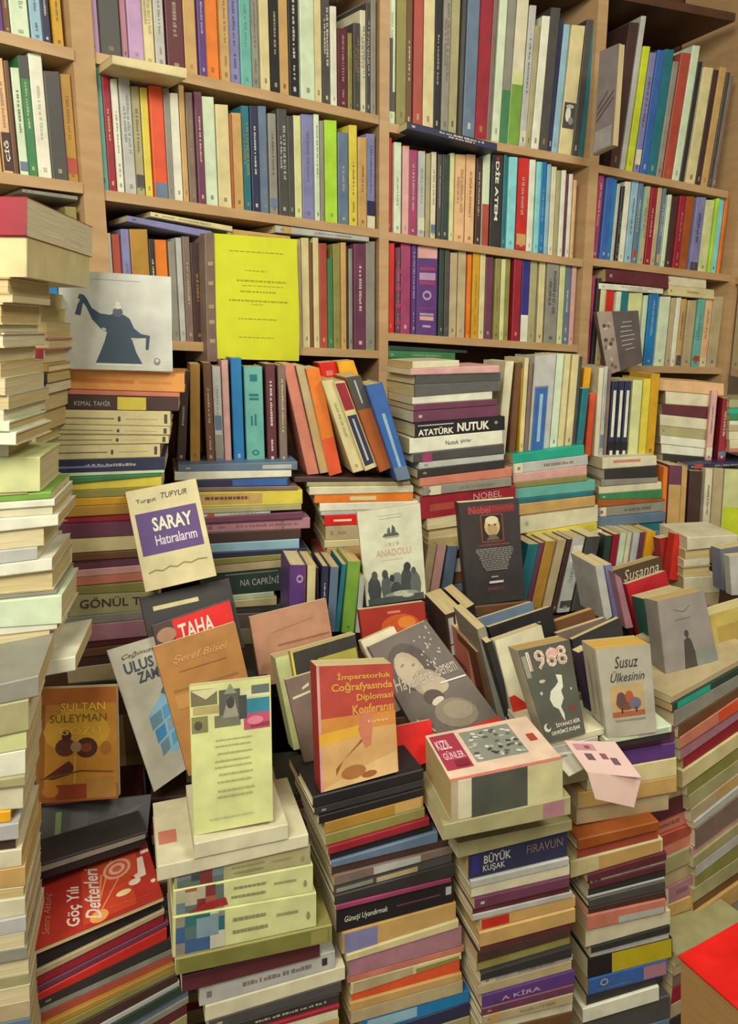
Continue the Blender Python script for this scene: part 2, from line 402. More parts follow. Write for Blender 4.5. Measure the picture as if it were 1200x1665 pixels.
# room shell
def struct(name, q, vec, m):
    mb = MB(); hexa(mb, [Vector(p) for p in q], Vector(vec), 'beige'); o = mb.build(name, m); tag(o, kind='structure'); return o
struct('floor', [(-2.4, -2.4, 0), (3.2, -2.4, 0), (3.2, 3.4, 0), (-2.4, 3.4, 0)], (0, 0, -.05), M_FLOOR)
struct('ceiling', [(-2.4, -2.4, 2.75), (-2.4, 3.4, 2.75), (3.2, 3.4, 2.75), (3.2, -2.4, 2.75)], (0, 0, .05), M_PLASTER)
struct('wall_back', [(-2.4, 3.35, 0), (3.2, 3.35, 0), (3.2, 3.35, 2.75), (-2.4, 3.35, 2.75)], (0, .05, 0), M_PLASTER)
struct('wall_left', [(-2.4, -2.4, 0), (-2.4, 3.4, 0), (-2.4, 3.4, 2.75), (-2.4, -2.4, 2.75)], (-.05, 0, 0), M_PLASTER)
struct('wall_right', [(3.2, 3.4, 0), (3.2, -2.4, 0), (3.2, -2.4, 2.75), (3.2, 3.4, 2.75)], (.05, 0, 0), M_PLASTER)

# ------------------------------------------------------------ books standing on the shelves
def LE(b, l, r, up=0): return ((l[0], l[1] - up), (r[0], r[1] - up))
Bs = {k: [(l, r) for (b, l, r) in SH if b == k] for k in (1, 2, 3, 4, 5)}
shelf_row('top shelf, leftmost bay', BAY[1], Bs[1][0], '''beige -60 -30 -70; white -30 -12 -90; purple -12 7 -60; brown 7 18 -60; mint 18 48 -80; sky 51 70 -60; navy 70 84 -70; ochre 88 105 -60''', mid=30)
shelf_row('second shelf, leftmost bay', BAY[1], Bs[1][1], '''char -60 -30 90; tan -30 -2 84; peach 0 16 92 3; brown 16 24 97 n; mint 27 41 108; green 41 57 88; white 57 79 84 1; dark 79 105 114; gold 105 124 118''', mid=190)
shelf_row('third shelf, leftmost bay', BAY[1], Bs[1][2], '''cocoa -40 -5 340; maroon 0 40 345; grey 48 72 328; azure 74 92 372; dark 92 104 344; brick 104 115 372; olive 115 134 335''', mid=420)
shelf_row('top shelf, second bay', BAY[2], Bs[2][0], '''lilac 146 167 -70 0; dark 167 201 -90 0; mauve 203 213 -60 0; lilac 213 237 -70; cream 238 256 -50 4; silver 257 273 -66; maroon 276 304 -60 1; tan 305 325 -70 0; purple 326 338 -60; orange 338 360 -90 0; tan 361 376 -60; lavender 377 394 -70; turq 394 412 -66; grey 413 425 -60; cream 426 441 -70 0; black 442 457 -60 1; tan 458 473 -50 0; black 474 490 -66 2; mint 491 514 -56 0; cream 515 527 -60 0; dark 528 541 -20; white 541 551 8 0; maroon 552 568 44; olive 569 576 52; dark 577 588 36; ivory 590 599 14; dark 599 605 2; grey 606 614 -4 0''', mid=100)
shelf_row('second shelf, second bay', BAY[2], Bs[2][1], '''red 152 163 104 0 .01; turq 163 176 100 0; crimson 176 188 108; white 190 202 126; silver 203 221 122; khaki 222 236 138; yellow 237 249 140 0; vermilion 250 272 138; grey 273 283 142 0; white 283 297 150 0; tan 298 307 128 0; taupe 309 321 148; plum 322 334 148; mint 335 355 155 0; cream 356 377 168 0; rust 377 381 184 n; tan 381 397 182 0; teal 398 411 170; navy 412 425 170 1; steel 425 438 171 2; grey 440 453 183 3; dark 454 470 176 4; dark 471 481 187 0; palegreen 482 494 186 0; lavender 495 514 184 1; mint 515 523 184; grey 524 530 195 0; lime 531 551 194 0; steel 552 569 214 1; yellow 571 584 202; tan 585 599 222; lavender 600 614 216''', mid=250)
shelf_row('third shelf, second bay', BAY[2], Bs[2][2], '''white 173 189 378 0; brick 190 203 380 0; lavender 204 217 372 2; gold 218 247 372 0; char 248 257 388 3; orange 258 278 389 0; grey 280 291 392 0; silver 292 301 386 0; taupe 302 314 384 1; cocoa 315 332 394 1; dark 333 345 386 0; ochre 350 372 400; brown 373 390 396; steel 391 411 399; cream 412 432 398; maroon 433 452 400; khaki 453 476 402; beige 478 494 388 0; cream 495 507 386 0; brown 507 512 394 n; cream 512 521 386 0; brick 522 535 395 0; green 536 544 420 0; olive 545 556 396 0; tan 557 565 394 0; cocoa 566 570 400 n; grey 571 577 404 0; plum 578 597 396 1; grey 598 613 392 0''', mid=470)
shelf_row('top shelf, third bay', BAY[3], Bs[3][0], '''black 631 633 -20 n; mint 634 645 -30 3; olive 646 662 -40 0; brown 663 673 -20 1; brick 674 689 -50 0; cream 690 708 -44 0; black 709 720 -30 1; grey 721 733 -36 4; khaki 734 749 -40 0; dark 750 757 -30 n; steel 758 778 -40 0; crimson 779 800 -30 0; taupe 800 807 -10 n; mint 808 821 -30 0; grey 822 836 -30 0; ivory 837 856 -12 0; silver 857 868 6 3; khaki 868 876 40 0; white 877 890 24 0; dark 890 906 10 0; navy 906 913 30 0; sky 914 924 37 0; cream 925 947 39 n; dark 948 959 30 0; teal 959 968 38 n''', mid=110, lean=lambda x: max(0, (x - 700)) * .00022)
shelf_row('second shelf, third bay', BAY[3], Bs[3][1], '''red 631 640 222 0; mint 642 654 230 1; pink 656 667 236 0; magenta 668 681 242 1; silver 682 694 244 3; khaki 695 702 248 0; ivory 703 711 246; dark 713 720 250; forest 721 732 250 0; palegreen 733 740 248 0; peach 741 758 250 4; peach 759 774 250; cocoa 776 785 256 1; mint 787 799 244 0; char 801 820 250 n; teal 821 827 250 0; cyan 828 842 254 0; red 843 860 256; white 862 872 258 0; cyan 873 881 262 0; azure 882 890 262; sky 891 897 266 0; ivory 898 906 270; khaki 907 913 276 0; white 914 921 276 0; plum 922 926 282 n; white 927 933 282 0; peach 934 939 292''', mid=320)
shelf_row('third shelf, third bay', BAY[3], Bs[3][2], '''red 631 643 395 0; plum 644 653 402 2; magenta 654 670 394 0; purple 671 679 392 2; purple 680 714 398 n; forest 716 724 404 0; dark 725 733 398 0; beige 734 746 410 0; beige 747 760 407 0; orange 762 769 413 1; ochre 770 781 403; cream 782 791 412 0; plum 792 804 417; olive 806 815 420; palegreen 816 823 421 0; olive 824 832 420 0; crimson 836 849 404 0; indigo 850 863 408 0; khaki 864 876 420; cream 879 889 424 0; grey 890 910 418; palegreen 912 921 430 0; steel 922 931 430; pink 932 939 432 0''', mid=475)
shelf_row('top shelf, fourth bay', BAY[4], Bs[4][0], '''cocoa 1006 1022 34 0; silver 1023 1031 24 n; acid 1032 1043 74 0; lavender 1045 1055 84 3; blue 1056 1068 80 0; teal 1069 1084 78 0; grey 1085 1094 98 0; brick 1095 1111 84 0; mint 1112 1124 72 0; char 1125 1133 98 n; cream 1134 1150 108 0; cocoa 1151 1160 112 0; tan 1161 1172 108 0; dark 1173 1179 116 0; taupe 1180 1186 122 0''', mid=190, lean=.07)
shelf_row('second shelf, fourth bay', BAY[4], Bs[4][1], '''teal 958 969 285 0; magenta 970 980 284; blue 982 994 288 0; azure 995 1001 290 0; silver 1002 1007 298 0; char 1008 1013 302 2; white 1014 1024 294 0; sky 1025 1036 286 1; steel 1037 1044 296 3; turq 1045 1047 304 n; beige 1048 1056 302 4; crimson 1058 1068 304 1; beige 1069 1076 304 0; steel 1077 1082 305; mint 1084 1090 316 0; cocoa 1092 1103 318 0; crimson 1104 1115 318; rust 1116 1129 318 0; lavender 1131 1146 320; palegreen 1148 1162 324 0; lime 1163 1168 322 n; cyan 1169 1178 316 0; orange 1179 1184 314 n''', mid=360, lean=.03)
shelf_row('third shelf, fourth bay', BAY[4], Bs[4][2], '''magenta 955 966 448 0; char 968 974 452 n; cream 975 984 470 0; red 985 998 470 0; mint 1000 1008 474 0; teal 1009 1021 474 0; palegreen 1022 1044 476 0; mint 1046 1053 480 n; azure 1054 1069 478 1; mint 1072 1089 482 0; beige 1091 1098 484 0; white 1099 1106 484 0; tan 1108 1116 486 3; beige 1118 1132 488 0; turq 1134 1146 486 3; peach 1148 1159 480 3; beige 1160 1176 482 0''', mid=530, lean=.02)
shelf_row('top shelf of the return bookcase', BAY[5], Bs[5][0], '''brown 1197 1212 120 0; grey 1213 1228 110; cream 1229 1245 115''', mid=200, depth=(.10, .12))
shelf_row('second shelf of the return bookcase', BAY[5], Bs[5][1], '''orange 1192 1203 312 0; silver 1204 1214 310; crimson 1215 1230 305''', mid=380, depth=(.10, .12))
shelf_row('third shelf of the return bookcase', BAY[5], Bs[5][2], '''beige 1191 1206 486 0; khaki 1207 1220 484; taupe 1221 1235 480''', mid=540, depth=(.10, .12))
def find(row, idx): return next(b for b in BOOKS if b.row == row and b.idx == idx)
# special spines
b = find('third shelf, third bay', 4)
b.rect(.03, .86, .97, .99, 'pink'); b.rect(.12, .73, .88, .76, 'magenta'); b.rect(.12, .62, .9, .70, 'lilac'); b.rect(.14, .57, .86, .61, 'magenta'); b.ell(.5, .45, .22, .055, 'lilac'); b.ell(.5, .45, .14, .03, 'purple')
b.rect(.1, .30, .9, .31, 'magenta'); b.rect(.16, .17, .84, .215, 'pink'); b.rect(.16, .225, .84, .25, 'lilac'); b.rect(.3, .09, .7, .115, 'lilac')
b.label_look = 'thick purple book with pink and lilac panels on its spine'
b = find('second shelf, third bay', 14); b.text('DİE ATEM', .32, .30, .72, .93, 'white', -90, bold=.03); b.ell(.5, .96, .12, .02, 'red'); b.label_look = 'charcoal book with large white capitals down its spine'
b = find('top shelf, third bay', 22); b.rect(.05, .22, .95, .42, 'dark'); b.ell(.4, .33, .2, .06, 'white'); b.ell(.65, .28, .2, .03, 'grey'); b.ell(.5, .39, .3, .015, 'silver'); b.label_look = 'tall cream book with a black and white picture low on its spine'
b = find('top shelf, third bay', 1); b.rect(.1, .2, .6, .62, 'dark')
b = find('top shelf, third bay', 15); b.rect(.02, 0.0, .98, .42, 'leaf'); b.rect(.02, .42, .98, .5, 'palegreen')
b = find('top shelf, third bay', 14); b.rect(.02, 0.0, .98, .35, 'green')
b = find('second shelf, second bay', 7); b.rect(.03, 0, .97, .14, 'steel'); b.label_look = 'bright vermilion book with a blue foot to its spine'
b = find('second shelf, second bay', 31); b.rect(.03, 0, .97, .14, 'ivory'); b.rect(.03, .14, .97, .3, 'navy')
b = find('third shelf, third bay', 17); b.rect(.03, 0, .97, .3, 'white'); b.label_look = 'indigo book with a white foot to its spine'
b = find('third shelf, third bay', 1); [b.rect(.04, y, .96, y + .05, 'magenta') for y in (.1, .3, .5, .7)]
b = find('second shelf, leftmost bay', 2); b.rect(.03, .02, .97, .36, 'cocoa'); b.text('ÇİĞ', .2, .1, .8, .3, 'white', 90, bold=.02)
b = find('second shelf, leftmost bay', 5); b.rect(.03, .82, .97, 1, 'dark')
b = find('third shelf, leftmost bay', 3); b.rect(.03, .88, .97, .93, 'white'); b.rect(.03, .93, .97, 1, 'steel')
b = find('second shelf, third bay', 13); b.rect(.03, 0, .97, .45, 'brick')
# long grey spine that hangs below the shelf, beside the yellow notice

# books lying flat along the shelf tops
def flatbook(bay, spec, row, depth=(.10, .13), lift=0):
    return pile(row, BAY[bay], spec, depth=depth)
flatbook(3, 'navy 648 792 205 240; end 648 792 217 252', 'top of third bay')[0].fwd = .05
flatbook(2, 'cream 245 378 344 368; end 245 378 352 377', 'gap above second bay row')
flatbook(2, 'lavender 207 345 350 376; end 207 345 360 388', 'left gap in the second bay')
flatbook(2, 'tan 372 474 371 384; end 372 474 384 396', 'gap behind the notice')
flatbook(2, 'silver 448 600 366 384; end 448 600 378 393', 'right gap in the second bay')
flatbook(4, 'maroon 985 1087 437 446; end 985 1087 458 470', 'gap in the fourth bay')
flatbook(4, 'white 975 1080 460 468; end 975 1080 470 478', 'book tops in the fourth bay')
flatbook(4, 'ivory 1085 1150 447 453; cream 1087 1162 464 471; end 1087 1162 480 487', 'right gap in the fourth bay')
flatbook(1, 'grey 38 128 305 318; end 38 128 313 326', 'gap in the leftmost bay')
flatbook(3, 'forest 634 760 562 570 n; green 630 740 570 574; end 630 740 582 586', 'gap under the third bay')
# ------------------------------------------------------------ what carries the piles
ZC = 0.84      # ledge under the middle piles
ZTAB = 0.0     # the front piles rise from the floor
def carrier(name, pts, z, label, cat, th=.03):
    e = bpy.data.objects.new(name, None); S.collection.objects.link(e); c = sum((Vector((x, y, 0)) for x, y in pts), Vector()) / len(pts); e.location = c
    tag(e, label, cat)
    mb = MB(); n = len(pts); t = [Vector((x, y, z)) for x, y in pts]; b = [Vector((x, y, z - th)) for x, y in pts]
    mb.face(t, 'board'); mb.face(b[::-1], 'board')
    for i in range(n): mb.face([b[i], b[(i + 1) % n], t[(i + 1) % n], t[i]], 'board')
    mb.build('top', M_DARKWOOD, e, c)
    for i in range(n):
        p = Vector((*pts[i], 0)); p = p + (c - p).normalized() * .06; mb = MB(); s = .022
        hexa(mb, [p + Vector((-s, -s, 0)), p + Vector((s, -s, 0)), p + Vector((s, -s, z - th)), p + Vector((-s, -s, z - th))], Vector((0, 2 * s, 0)), 'board')
        mb.build('leg', M_DARKWOOD, e, c)
carrier('bench', [(-.72, 1.27), (.15, 1.50), (1.05, 1.86), (.98, 2.22), (.62, 2.17), (.05, 1.95), (-.75, 1.42)], ZC, 'long wooden bench under the middle piles along the bookcase', 'bench')

# ------------------------------------------------------------ middle piles
pile('pile under the robed figure book', (P(180, 700, 1.34), 12), '''
apricot 78 300 601 608 0; salmon 62 292 632 639 n; cocoa 65 290 641 647 n; cream 70 277 666 669 0; cream 67 276 690 694 0; cream 66 274 706 708 0; cream 66 260 725 722 0;
navy 64 268 750 744 1; mint 66 267 772 765 n; green 68 262 778 770 0; yellow 90 262 790 774 n; olive 92 262 800 792 n; ochre 95 258 813 806 n; gold 98 256 826 818 n; crimson 92 252 843 834 0; plum 84 250 854 846 0;
cream 92 250 878 870 n; brown 104 250 902 893 n; plum 108 250 914 905 n; pink 110 255 930 918 n; salmon 114 255 942 930 n; olive 118 255 956 944 n; khaki 112 256 968 962 n; grey 100 250 1006 992 n; mauve 104 256 1020 1006 0; maroon 106 250 1048 1034 n; brown 110 250 1060 1044 n; cocoa 108 250 1074 1058 n; end 108 250 1090 1072''', floor=ZC, depth=(.17, .19))
P1 = 'pile under the robed figure book'
find(P1, 0).rect(.14, .40, .62, .58, 'CB7A34'); find(P1, 0).rect(.66, .42, .9, .56, 'CC8A40')
b = find(P1, 2); b.rect(.55, .05, .76, .95, 'yellow'); b.text('KEMAL TAHİR', .24, .3, .5, .72, 'silver'); b.rect(.05, .35, .17, .5, 'dark'); b.label_look = 'dark brown book with a yellow sticker on its spine'
for k, (num) in enumerate(('4', '3', '2', '1')):
    b = find(P1, 3 + k); b.dec = []; b.rect(.12, .42, .55, .50, 'taupe'); b.rect(.64, .42, .9, .48, 'beige'); b.ell(.59, .45, .012, .2, 'dark', 8); b.rect(.95, .2, .975, .8, 'dark')
    b.label_look = 'cream spine of a four-volume set, ' + ('first', 'second', 'third', 'fourth')[k] + ' of them from above'
b = find(P1, 22); b.text('GÖNÜL TER', .12, .35, .98, .85, 'cocoa', bold=.01); b.label_look = 'khaki book with dark capitals along its spine'
find(P1, 7).rect(.1, .35, .55, .5, 'lavender')

pile('pile left of the leaning books', (P(400, 800, 1.60), 15), '''
steel 290 484 757 751 0; white 284 474 768 765 n; navy 300 470 782 776 n; taupe 300 484 793 790 n; yellow 316 492 800 797 n; khaki 318 490 826 820 n; silver 330 440 836 831 3; plum 332 492 842 832 n; mauve 330 505 852 843 2; cocoa 334 490 868 861 n; sky 335 487 886 877 n; navy 336 500 900 892 n; olive 340 506 910 898 n; beige 345 508 921 906 n; forest 330 474 936 922 n; mint 350 446 972 963 n; cream 350 450 981 971 n; dark 340 460 992 984 n; taupe 330 465 1002 995 n; end 330 465 1026 1020''', floor=ZC)
P2 = 'pile left of the leaning books'
b = find(P2, 4); b.rect(.02, .15, .62, .85, 'tan'); b.lines(.08, .5, [.45], .2, 'brown'); b.label_look = 'yellow and tan book with faint lettering along its spine'
b = find(P2, 14); b.text('NA CAPRİNİ', .42, .35, .86, .72, 'silver'); b.rect(.25, .86, .85, .9, 'grey'); b.rect(.93, .3, .96, .7, 'silver'); b.label_look = 'dark green book with pale lettering along its spine'
find(P2, 0).rect(.7, .2, .95, .7, 'silver'); find(P2, 2).rect(.45, .1, .98, .9, 'blue'); find(P2, 8).rect(.73, .03, .75, .97, 'taupe')
pile('pile under the leaning books', (P(590, 850, 1.68), 12), '''
cocoa 480 664 776 779 n; khaki 500 668 785 784 n; ivory 503 672 792 790 n; orange 512 672 805 801 n; white 520 680 819 815 n; silver 522 676 832 827 n; bright 528 672 839 833 n; beige 530 674 856 850 2; cream 528 676 880 872 n; tan 532 676 892 884 n; brick 520 672 905 898 n; end 520 672 920 914''', floor=ZC)
P3 = 'pile under the leaning books'
find(P3, 3).rect(.35, .25, .62, .7, 'cream'); find(P3, 6).rect(.1, .4, .3, .6, 'white')
pile('tall pile beside the leaning books', (P(745, 750, 1.73), 18), '''
ivory 672 748 588 586 n; pink 668 812 600 594 n; char 676 816 610 606 n; dark 674 812 626 620 n; white 672 802 646 636 n; plum 674 810 658 649 n; plum 674 812 669 659 0; black 676 822 688 677 n; white 667 818 714 700 n; dark 672 820 738 722 n; silver 682 820 752 738 0; char 680 822 764 748 0; salmon 684 834 778 760 n; grey 688 832 792 776 3; crimson 684 840 808 790 n; cream 695 780 845 832 p; ivory 698 782 862 850 p; cream 696 782 878 868 p; end 696 782 898 890''', floor=ZC)
P4 = 'tall pile beside the leaning books'
b = find(P4, 7); b.text('ATATÜRK', .03, .12, .42, .62, 'white', bold=.03); b.text('NUTUK', .46, .18, .82, .78, 'white', bold=.035); b.rect(.03, .75, .42, .82, 'silver'); b.ell(.9, .6, .02, .12, 'grey'); b.label_look = 'black book with large white capitals along its spine'
b = find(P4, 8); b.text('Nutuk', .38, .35, .52, .65, 'dark'); b.text('şiirler', .54, .35, .66, .65, 'dark'); b.label_look = 'thick white book with small grey lettering'
b = find(P4, 9); b.rect(.1, .02, .2, .9, 'magenta'); b.label_look = 'dark grey book with a small pink square on its spine'
b = find(P4, 14); b.rect(.1, .3, .35, .6, 'brick'); b.text('NOBEL', .55, .55, .85, .85, 'pink')
# clear film round the wrapped grey books
_b = find(P4, 2); _c = find(P4, 3); pq = [_c.q[0], _c.q[1], _b.q[2], _b.q[3]]; mb = MB(); o_ = _b.vec.normalized()
N_ = 10; rnd = random.Random(3); grid = [[(pq[0] * (1 - i / N_) + pq[1] * (i / N_)) * (1 - j / 3) + (pq[3] * (1 - i / N_) + pq[2] * (i / N_)) * (j / 3) - o_ * (.003 + rnd.random() * .006) for j in range(4)] for i in range(N_ + 1)]
for i in range(N_):
    for j in range(3): mb.face([grid[i][j], grid[i + 1][j], grid[i + 1][j + 1], grid[i][j + 1]], 'white')
fo = mb.build('plastic_wrap', M_FILM, None, pq[0]); tag(fo, 'crumpled clear plastic film wrapped round charcoal books near the pile top', 'plastic wrap')

pile('pile topped by jade green', (P(900, 800, 1.84), 18), '''
jade 836 952 740 724 n; silver 837 958 755 740 3; pink 836 956 772 757 n; olive 838 956 786 773 n; turq 838 970 795 781 n; teal 844 966 812 799 n; tan 845 968 820 806 n; ivory 848 974 838 822 0; yellow 858 972 868 850 n; ivory 850 980 882 862 n; end 850 980 890 872''', floor=ZC)
pile('pile under the striped spines', (P(1025, 800, 1.95), 12), '''
ivory 980 1068 745 741 n; char 983 1068 763 757 n; grey 978 1070 780 776 n; ivory 975 1077 792 784 n; green 975 1078 804 796 0; rust 972 1082 814 811 n; grey 972 1082 826 815 3; steel 972 1082 842 832 n; teal 970 1082 858 848 n; end 970 1082 872 862''', floor=ZC)
find('pile under the striped spines', 0).rect(.2, .5, .7, .75, 'salmon')
pile('pale pile at far right', (P(1110, 680, 2.06), 4), '''
peach 1052 1178 616 624 n; ivory 1084 1156 636 642 n; maroon 1078 1152 657 662 n; ivory 1074 1152 674 682 n; khaki 1074 1152 692 700 0; white 1074 1150 708 716 n; white 1076 1150 722 730 n; char 1078 1146 738 744 n; end 1078 1146 750 754''')
shelf_row('pair beside the pale pile', (P(1170, 700, 2.04), -8), ((1152, 752), (1190, 750)), 'pink 1153 1164 636 3; crimson 1172 1186 648 3', depth=(.10, .12))
pile('small pile at right edge', (P(1195, 700, 2.02), 0), '''
khaki 1187 1250 650 650 n; jade 1188 1250 664 664 n; green 1187 1250 674 674 n; mint 1188 1250 684 684 n; beige 1186 1250 692 692 n; ivory 1187 1250 702 702 n; ivory 1188 1250 716 716 n; salmon 1186 1250 730 730 n; end 1186 1250 736 736''')
pile('row end at far right', (P(1160, 755, 2.0), 4), 'navy 1120 1230 756 750 3; end 1120 1230 764 758')
shelf_row('row below the pale pile', (P(1140, 810, 1.98), 6), ((1082, 866), (1200, 876)), '''orange 1078 1086 760 n; plum 1087 1108 757 n; tan 1109 1118 760 n; cocoa 1121 1141 766 n; ivory 1146 1158 762; beige 1159 1176 762 n; palegreen 1178 1215 764 n''', depth=(.12, .13), lean=-.03)
find('row below the pale pile', 1).rect(.02, 0, .98, .72, 'tan'); find('row below the pale pile', 6).rect(.02, 0, .98, .45, 'acid')

# ------------------------------------------------------------ rows standing on the piles
shelf_row('row below the yellow notice', (P(400, 700, 1.64), 15), ((285, 753), (480, 757)), '''cocoa 291 306 604 1 .10; gold 309 326 592 0 .045; brown 333 347 590 2 0; silver 348 362 596 3 0; pink 363 375 586 n; azure 378 396 582 0; turq 399 430 596 n; maroon 434 450 592 2; taupe 454 467 594 1''', depth=(.12, .14), mid=670)
b = find('row below the yellow notice', 6); b.rect(.25, .66, .75, .685, 'teal'); b.rect(.25, .70, .75, .725, 'teal'); b.ell(.5, .12, .2, .03, 'teal'); b.ell(.5, .12, .1, .015, 'turq'); b.rect(.3, .4, .4, .5, 'teal'); b.rect(.5, .4, .6, .52, 'teal'); b.rect(.3, .85, .7, .92, 'teal')
b.label_look = 'wide turquoise book with darker marks down its spine'
find('row below the yellow notice', 3).rect(.1, .05, .9, .3, 'grey'); find('row below the yellow notice', 3).rect(.1, .35, .9, .5, 'steel')
def leaner(tl, tr, br, bl, d, al, col, label, dep=.13, hard=False, kind='stand'):
    b = facing(tl, tr, br, bl, d, al, 0, dep, col, kind, label, hard, keep=False); b.row = 'leaning books'; b.group = 'books leaning left under the brown shelf'; b.rowlist = [b]; return b
leaner((518, 590), (545, 588), (560, 640), (530, 645), 1.80, 14, 'bright', 'bright red book behind the leaning cream and orange ones', .08).rect(.3, .6, .7, .75, 'salmon')
leaner((548, 588), (575, 586), (600, 660), (566, 660), 1.80, 14, 'amber', 'amber book behind the leaning books right of bright red one', .08)
leaner((460, 592), (478, 592), (519, 770), (500, 772), 1.68, 14, 'salmon', 'salmon book leaning left, first of the fan beside the turquoise book')
leaner((481, 595), (494, 594), (536, 767), (521, 770), 1.68, 14, 'beige', 'beige book leaning left between the salmon and the orange ones').rect(.2, .05, .8, .6, 'tan')
b = leaner((497, 600), (519, 598), (556, 768), (536, 774), 1.68, 14, 'orange', 'orange book leaning left in the fan under the brown shelf'); b.rect(.02, 0, .98, .35, 'vermilion')
b = leaner((523, 620), (541, 617), (592, 764), (574, 769), 1.67, 14, 'cream', 'cream book leaning left right of the orange one'); auto_marks(b, random.Random(4), False, 1)
b = leaner((542, 621), (561, 619), (613, 758), (594, 766), 1.67, 14, 'cream', 'cream leaning book with red and navy panels on its spine'); b.rect(.1, .68, .9, .98, 'crimson'); b.rect(.12, .05, .88, .62, 'navy'); b.rect(.42, .1, .58, .58, 'silver')
b = leaner((562, 614), (586, 610), (637, 760), (618, 768), 1.67, 14, 'rust', 'rust brown book with a dark grey top leaning left of the blue one'); b.rect(.02, .66, .98, 1, 'dark'); b.rect(.45, .72, .55, .96, 'silver')
b = leaner((594, 627), (622, 622), (668, 778), (646, 782), 1.66, 14, 'blue', 'blue book leaning left against the tall pile with black capitals', .12, True); b.rect(.4, .08, .6, .7, 'sky'); b.rect(.02, 0, .98, .14, 'steel')
row = 'row standing on jade green'
shelf_row(row, (P(900, 690, 1.86), 16), ((832, 740), (950, 726)), '''ivory 818 832 588 n .06; brown 836 847 590 n .04; ochre 848 850 600 n; cream 851 858 582 0 .02; taupe 859 865 590 n .02; silver 867 902 578 n .03; mint 903 915 576 0 .03; cream 916 926 576 n .03; cream 927 938 577 0 .03; dark 939 945 580 n .03; teal 947 958 632 0 .05''', depth=(.10, .13), mid=655)
b = find(row, 5); b.rect(.08, .0, .72, .68, 'steel'); b.rect(.14, .0, .68, .66, 'blue'); b.rect(.35, .1, .5, .6, 'sky'); b.label_look = 'wide silver grey book with a blue label'
row = 'row with striped spines'
shelf_row(row, (P(1010, 680, 1.98), 12), ((950, 742), (1080, 744)), '''amber 945 957 598 n .05; vermilion 959 969 640 n .03; ivory 972 980 598 n; silver 981 987 596 3; taupe 988 994 600 n; navy 995 1005 620 n; navy 1006 1016 620 n; navy 1017 1027 620 n; palegreen 1028 1044 618 n; yellow 1045 1057 616 n; ochre 1058 1073 608 0''', depth=(.10, .13), mid=670)
for k, wd in ((5, 'left'), (6, 'middle'), (7, 'right')):
    b = find(row, k); b.rect(.28, .0, .74, .08, 'white'); b.rect(.28, .26, .74, .88, 'white'); b.rect(0, .08, 1, .2, 'black'); b.label_look = wd + ' of the three navy and white striped spines'
row = 'row behind the black portrait'
shelf_row(row, (P(800, 930, 1.72), 16), ((690, 972), (745, 968)), 'beige 692 706 888 n .15; pink 707 722 888 0 .15; steel 726 742 890 0 .12', mid=930, depth=(.10, .12))
row = 'leaning row under jade green pile'
shelf_row(row, (P(910, 930, 1.76), 16), ((852, 1006), (975, 992)), '''teal 850 868 886 0 .18; plum 869 877 884 n .18; gold 879 896 882 0 .18; beige 898 912 880 n .18; cocoa 913 920 878 0 .18; silver 922 942 876 3 .16; dark 944 966 874 n .16''', mid=935, depth=(.10, .12))
find(row, 5).rect(.1, .68, .9, .9, 'white')
row = 'row above the Susanna cover'
shelf_row(row, (P(1030, 890, 1.86), 14), ((985, 925), (1080, 918)), '''forest 985 996 872 n; crimson 998 1008 870 n; mint 1010 1020 868 0; ivory 1021 1028 868 n; silver 1030 1040 867 n; plum 1041 1050 867 0; amber 1052 1066 866 n''', mid=890, depth=(.08, .10), lean=.08)
row = 'row behind the pinkish cover'
shelf_row(row, (P(530, 970, 1.50), 14), ((466, 1030), (590, 1030)), '''purple 470 498 920 n .04; cream 500 514 921 n .04; black 516 520 925 n; navy 522 534 922 2 .05; steel 536 550 924 0 .07; teal 552 560 920 n .12; leaf 561 582 914 0 .10; silver 583 592 940 n .08''', mid=975, depth=(.10, .12))
b = find(row, 0); b.ell(.62, .80, .2, .06, 'lilac'); b.ell(.62, .80, .12, .03, 'purple'); b.rect(.86, 0, .98, 1, 'plum'); b.label_look = 'purple book with a pale round mark on its spine'

# ------------------------------------------------------------ near left pile (fore edges and right ends)
pile('upper near left pile', (P(40, 500, .98), 4), '''
crimson -60 42 318 319 nl; cream -60 40 383 384 nl; tan -60 14 450 450 p; khaki -60 20 478 478 p; cream -60 4 492 492 p; beige -60 -2 527 528 p; ivory -60 4 540 541 p; tan -60 -6 564 566 p; cream -60 0 590 592 p; ivory -60 8 612 615 p; silver -60 12 638 644 p; mint -60 4 662 666 p; mint -60 14 684 686 n; white -60 24 702 704 n; end -60 24 724 726''', depth=(.13, .16))
for k in (1,): find('upper near left pile', k).kind = 'stand'
pile('inner near left column', (P(60, 620, 1.2), 4), '''cream 20 60 470 474 p; khaki 18 66 498 500 p; ivory 24 76 520 524 p; salmon 14 80 546 550 p; crimson 36 70 566 568 n; tan 30 78 590 592 n; char 20 76 606 606 n; char 22 74 624 624 n; cocoa 16 70 640 642 n; char 20 66 668 670 n; palegreen 14 58 702 704 n; end 14 58 724 726''', depth=(.12, .14))
pile('middle near left pile', (P(60, 900, 1.02), 10), '''
ivory -60 12 722 722 n; palegreen -60 64 744 744 n; khaki -60 44 806 802 n; leaf -60 82 812 800 n; white -60 88 822 812 n; ivory -60 84 834 824 n; white -60 94 848 838 n; khaki -60 70 872 858 p; silver -60 60 902 890 n; white -60 84 926 908 n; beige -60 86 946 928 p; grey -60 90 975 962 n; mint -60 100 984 968 n; white -60 92 1026 1016 n; tan -60 80 1042 1026 p; brown -60 70 1078 1060 n; white -60 122 1100 1068 n; end -60 122 1124 1092''', depth=(.13, .15))
